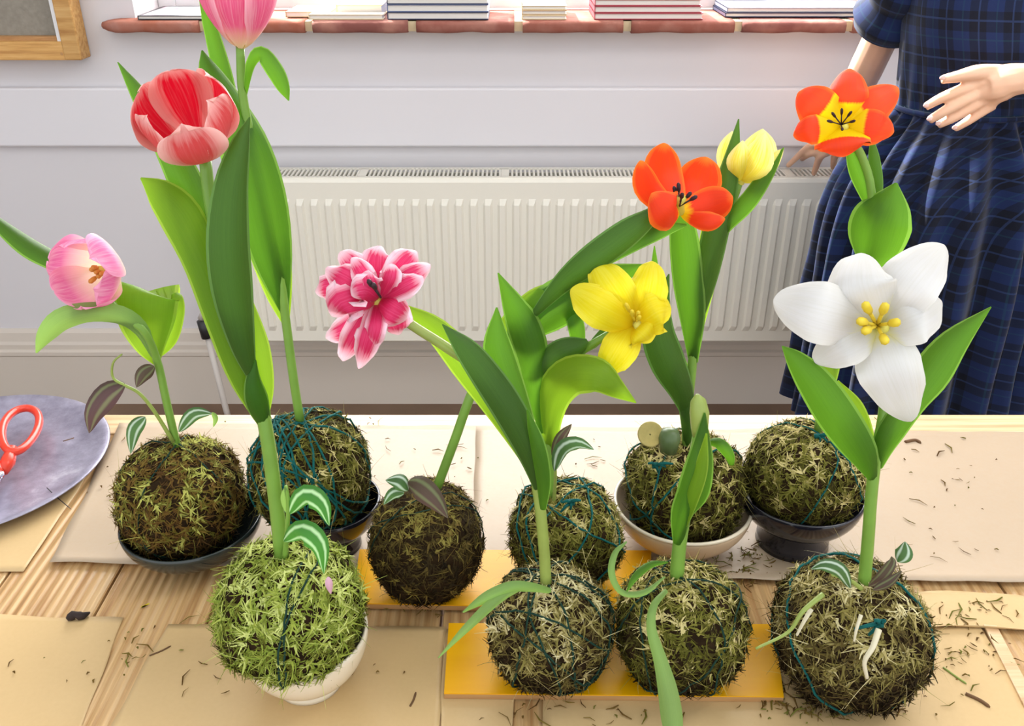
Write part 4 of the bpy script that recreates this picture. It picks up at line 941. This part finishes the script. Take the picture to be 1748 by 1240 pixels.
# ------------------------------------------------------------ the person behind the table
def person():
    PX, PD = .99, 2.0
    root = empty('person', (PX, PD, 0), 'person in a blue tartan dress standing by the radiator, one hand resting on it', 'person')
    mb = MB()
    def limb(pts, rad, n=14, sub=10):
        S = cr([(*p, r) for p, r in zip(pts, rad)], sub); mb.tube([Vector(s[:3]) for s in S], [max(.003, s[3]) for s in S], n)
    def ball(c, r, s=(1, 1, 1)):
        bm = bmesh.new(); bmesh.ops.create_uvsphere(bm, u_segments=20, v_segments=14, radius=1)
        mb.add([Vector((v.co.x*r*s[0], v.co.y*r*s[1], v.co.z*r*s[2])) + Vector(c) for v in bm.verts], [tuple(v.index for v in f.verts) for f in bm.faces]); bm.free()
    # torso, neck, head
    for z, rx_, ry_ in ((.90, .155, .11), (1.0, .14, .10), (1.09, .12, .09), (1.2, .13, .095), (1.3, .145, .10), (1.37, .14, .085)): ball((PX, PD, z), 1, (rx_, ry_, .09))
    limb([(PX, PD, 1.38), (PX, PD-.005, 1.46), (PX, PD-.01, 1.52)], [.06, .05, .05])
    ball((PX, PD-.01, 1.605), 1, (.072, .088, .108)); ball((PX, PD-.04, 1.555), 1, (.05, .055, .055))
    mb.tube([(PX, PD-.09, 1.615), (PX, PD-.108, 1.585), (PX, PD-.09, 1.575)], [.007, .012, .009], 8)
    for s in (-1, 1): ball((PX+s*.073, PD, 1.60), 1, (.008, .018, .028))
    # arms
    sh1 = (PX-.165, PD+.0, 1.39); el1 = at(1497, 78, 2.13); wr1 = at(1437, 205, 2.30)
    limb([(PX-.10, PD, 1.38), sh1, tuple((Vector(sh1)+el1)/2), tuple(el1), tuple(el1*.6+wr1*.4), tuple(wr1)], [.05, .05, .042, .038, .038, .026], sub=16)
    sh2 = (PX+.165, PD, 1.39); el2 = Vector((PX+.27, PD-.09, 1.12)); wr2 = at(1752, 134, 1.76)
    limb([(PX+.10, PD, 1.38), sh2, tuple((Vector(sh2)+el2)/2), tuple(el2), tuple(el2*.55+wr2*.45), tuple(wr2)], [.05, .05, .042, .038, .038, .028], sub=16)
    # near hand: palm and five fingers (measured)
    hD = 1.755
    def fing(pts, rads): limb([tuple(at(*p)) for p in pts], rads, 12, 10)
    fing([(1752, 134, 1.76), (1715, 138, 1.752), (1680, 146, 1.75)], [.028, .031, .028])
    fing([(1735, 132, 1.76), (1695, 132, 1.752), (1655, 146, 1.75)], [.020, .022, .013])
    fing([(1735, 142, 1.76), (1705, 156, 1.752), (1688, 176, 1.755)], [.020, .023, .013])
    fing([(1735, 138, 1.76), (1700, 150, 1.745), (1668, 162, 1.748)], [.020, .024, .013])
    fing([(1668, 142, 1.75), (1640, 154, 1.742), (1606, 168, 1.74), (1579, 183, 1.745)], [.0125, .0115, .0100, .0080])
    fing([(1672, 157, 1.75), (1645, 172, 1.740), (1612, 190, 1.738), (1585, 206, 1.745)], [.0125, .0115, .0100, .0080])
    fing([(1682, 168, 1.752), (1656, 184, 1.745), (1625, 202, 1.744), (1600, 214, 1.75)], [.0122, .0110, .0098, .0078])
    fing([(1695, 178, 1.756), (1672, 193, 1.752), (1650, 208, 1.752), (1628, 221, 1.757)], [.0115, .0100, .0088, .0070])
    fing([(1702, 126, 1.755), (1668, 124, 1.742), (1638, 130, 1.738), (1607, 136, 1.74)], [.018, .015, .0115, .0085])
    # far hand resting on the radiator
    fing([(1437, 205, 2.30), (1425, 232, 2.335), (1412, 250, 2.36)], [.026, .030, .024])
    tipz = rz1 + .007
    def rest(k0, mid, tip): 
        t_ = Vector(tip); limb([tuple(at(*k0)), tuple(at(*mid)), tuple(t_)], [.0125, .0105, .0075], 12, 9)
    rest((1412, 250, 2.36), (1385, 248, 2.39), on(1345, 283, tipz)); rest((1408, 255, 2.37), (1382, 262, 2.41), on(1368, 272, tipz))
    rest((1415, 258, 2.36), (1400, 268, 2.38), on(1389, 297, tipz)); rest((1432, 256, 2.36), (1425, 268, 2.39), on(1422, 286, tipz)); rest((1440, 250, 2.36), (1450, 264, 2.40), on(1456, 280, tipz))
    # legs
    for s in (-1, 1):
        limb([(PX+s*.08, PD, .92), (PX+s*.09, PD, .70), (PX+s*.09, PD-.01, .48), (PX+s*.09, PD+.01, .28), (PX+s*.09, PD+.015, .08)], [.09, .078, .055, .05, .034], sub=16)
        limb([(PX+s*.09, PD+.03, .045), (PX+s*.095, PD-.05, .035), (PX+s*.10, PD-.12, .028)], [.034, .034, .026])
    o = mb.build('body', M['skin'], root, smooth=True)
    m_ = o.modifiers.new('union', 'REMESH'); m_.mode = 'VOXEL'; m_.voxel_size = .0035; m_.use_smooth_shade = True
    s_ = o.modifiers.new('smooth', 'SMOOTH'); s_.factor = .5; s_.iterations = 3
    # nails of the near hand
    for (x_, y_, D0) in ((1581, 180, 1.737), (1587, 203, 1.737), (1602, 211, 1.742), (1630, 218, 1.750), (1609, 133, 1.731)):
        c = at(x_, y_, D0); bm = bmesh.new(); bmesh.ops.create_uvsphere(bm, u_segments=10, v_segments=8, radius=1)
        put('nail', [Vector((v.co.x*.0058, v.co.y*.002, v.co.z*.0045)) + c for v in bm.verts], [tuple(v.index for v in f.verts) for f in bm.faces], M['nail'], root); bm.free()
    # face and hair
    for s in (-1, 1):
        for nm, mt, r_, dy in (('eye', M['eyewhite'], .012, -.086), ('iris', M['eye'], .006, -.0965)):
            bm = bmesh.new(); bmesh.ops.create_uvsphere(bm, u_segments=12, v_segments=8, radius=1)
            put(nm, [v.co*r_ + Vector((PX+s*.03, PD+dy+.0, 1.612)) for v in bm.verts], [tuple(v.index for v in f.verts) for f in bm.faces], mt, root); bm.free()
    MB().tube([(PX-.022, PD-.086, 1.553), (PX, PD-.094, 1.552), (PX+.022, PD-.086, 1.553)], [.002, .006, .002], 8).build('mouth', M['lip'], root, smooth=True)
    hv = []; hf = []; nu, nv = 36, 20
    for j in range(nv+1):
        ph = math.pi*j/nv*.98
        for i in range(nu):
            th = 2*math.pi*i/nu; front = max(0, -math.sin(th))
            lim = ph if front < .35 else min(ph, .85 + (1-front)*.9)
            r_ = 1.0 + .03*noise.noise(Vector((math.cos(th)*6, math.sin(th)*6, ph*2)))
            z_ = 1.62 + .118*math.cos(lim) - (.10*max(0, lim-1.6) if front < .35 else 0)
            s_ = max(.35, math.sin(min(lim, 1.75)))
            hv.append((PX + .083*r_*s_*math.cos(th), PD + .008 + .098*r_*s_*math.sin(th), z_))
    for j in range(nv):
        for i in range(nu): hf.append((j*nu+i, j*nu+(i+1) % nu, (j+1)*nu+(i+1) % nu, (j+1)*nu+i))
    put('hair', hv, hf, M['hair'], root)
    # dress: bodice, gathered skirt, sleeves
    def loft(name, rings, nseg=144, folds=0, amp=0, parent=root, mat=M['plaid'], cx=PX, seed=0):
        vs = []; uv = []; fs = []
        for (z, rx_, ry_, k) in rings:
            for i in range(nseg+1):
                a = 2*math.pi*i/nseg
                fo = (math.sin(a*folds + 1.5*math.sin(a*3+seed)) + .5*math.sin(a*folds*.53+1+z*2))*amp*k if folds else 0
                wr = noise.noise(Vector((math.cos(a)*2.5, math.sin(a)*2.5, z*7+seed)))*.006
                vs.append((cx + (rx_+fo+wr)*math.cos(a), PD + (ry_+fo+wr)*math.sin(a), z)); uv.append((a/(2*math.pi)*(rx_*.5+ .12)*2*math.pi, z))
        n = nseg+1
        for j in range(len(rings)-1):
            for i in range(nseg): fs.append((j*n+i, j*n+i+1, (j+1)*n+i+1, (j+1)*n+i))
        return put(name, vs, fs, mat, parent, uvs=uv)
    bz = [(1.40, .125, .075, 0), (1.36, .168, .105, 0), (1.30, .176, .125, 0), (1.24, .174, .135, 0), (1.18, .166, .13, .1), (1.12, .158, .122, .2), (1.085, .152, .118, .3), (1.06, .150, .118, .4)]
    loft('bodice', [tuple(s) for s in cr(bz, 30)], folds=26, amp=.010)
    skz = [(1.072, .150, .118, .15), (1.04, .163, .138, .6), (.98, .205, .175, .9), (.90, .243, .205, 1), (.78, .258, .225, 1.2), (.6, .258, .24, 1.4), (.42, .258, .25, 1.5), (.30, .260, .255, 1.6)]
    loft('skirt', [tuple(s) for s in cr(skz, 44)], nseg=288, folds=21, amp=.015, seed=2)
    MB().box((0, 0, 0), (0, 0, 0)) if False else None
    wv, wf2 = tube_geo([(PX + .156*math.cos(a), PD + .124*math.sin(a), 1.066) for a in [2*math.pi*k/64 for k in range(65)]], .006, 8, False)
    put('waistband', wv, wf2, M['plaid'], root, uvs=[(v[0], v[2]) for v in wv])
    for s, sh, el, nm in ((-1, Vector(sh1), el1, 'sleeve'), (1, Vector(sh2), el2, 'sleeve')):
        e = sh + (el-sh)*.80; S = cr([tuple(Vector((PX+s*.11, PD, 1.37))), tuple(sh + Vector((0, 0, .01))), tuple((sh+e)/2), tuple(e)], 24)
        rad_ = [.062 + .006*math.sin(k*1.3) + (.008 if k > 20 else 0) + .006*(k/23) for k in range(24)]
        v_, f_ = tube_geo([Vector(q) for q in S], rad_, 28, False)
        u_ = [((i % 28)/28*.38, (i//28)/24*.3) for i in range(len(v_))]
        put(nm, v_, f_, M['plaid'], root, uvs=u_)
    for s in (-1, 1):
        S = [(PX+s*.09, PD+.05, .04), (PX+s*.09, PD+.0, .045), (PX+s*.095, PD-.07, .038), (PX+s*.10, PD-.14, .03), (PX+s*.10, PD-.165, .028)]
        put('shoe', *tube_geo(S, [.036, .043, .044, .038, .02], 16), M['black'], root)
person()
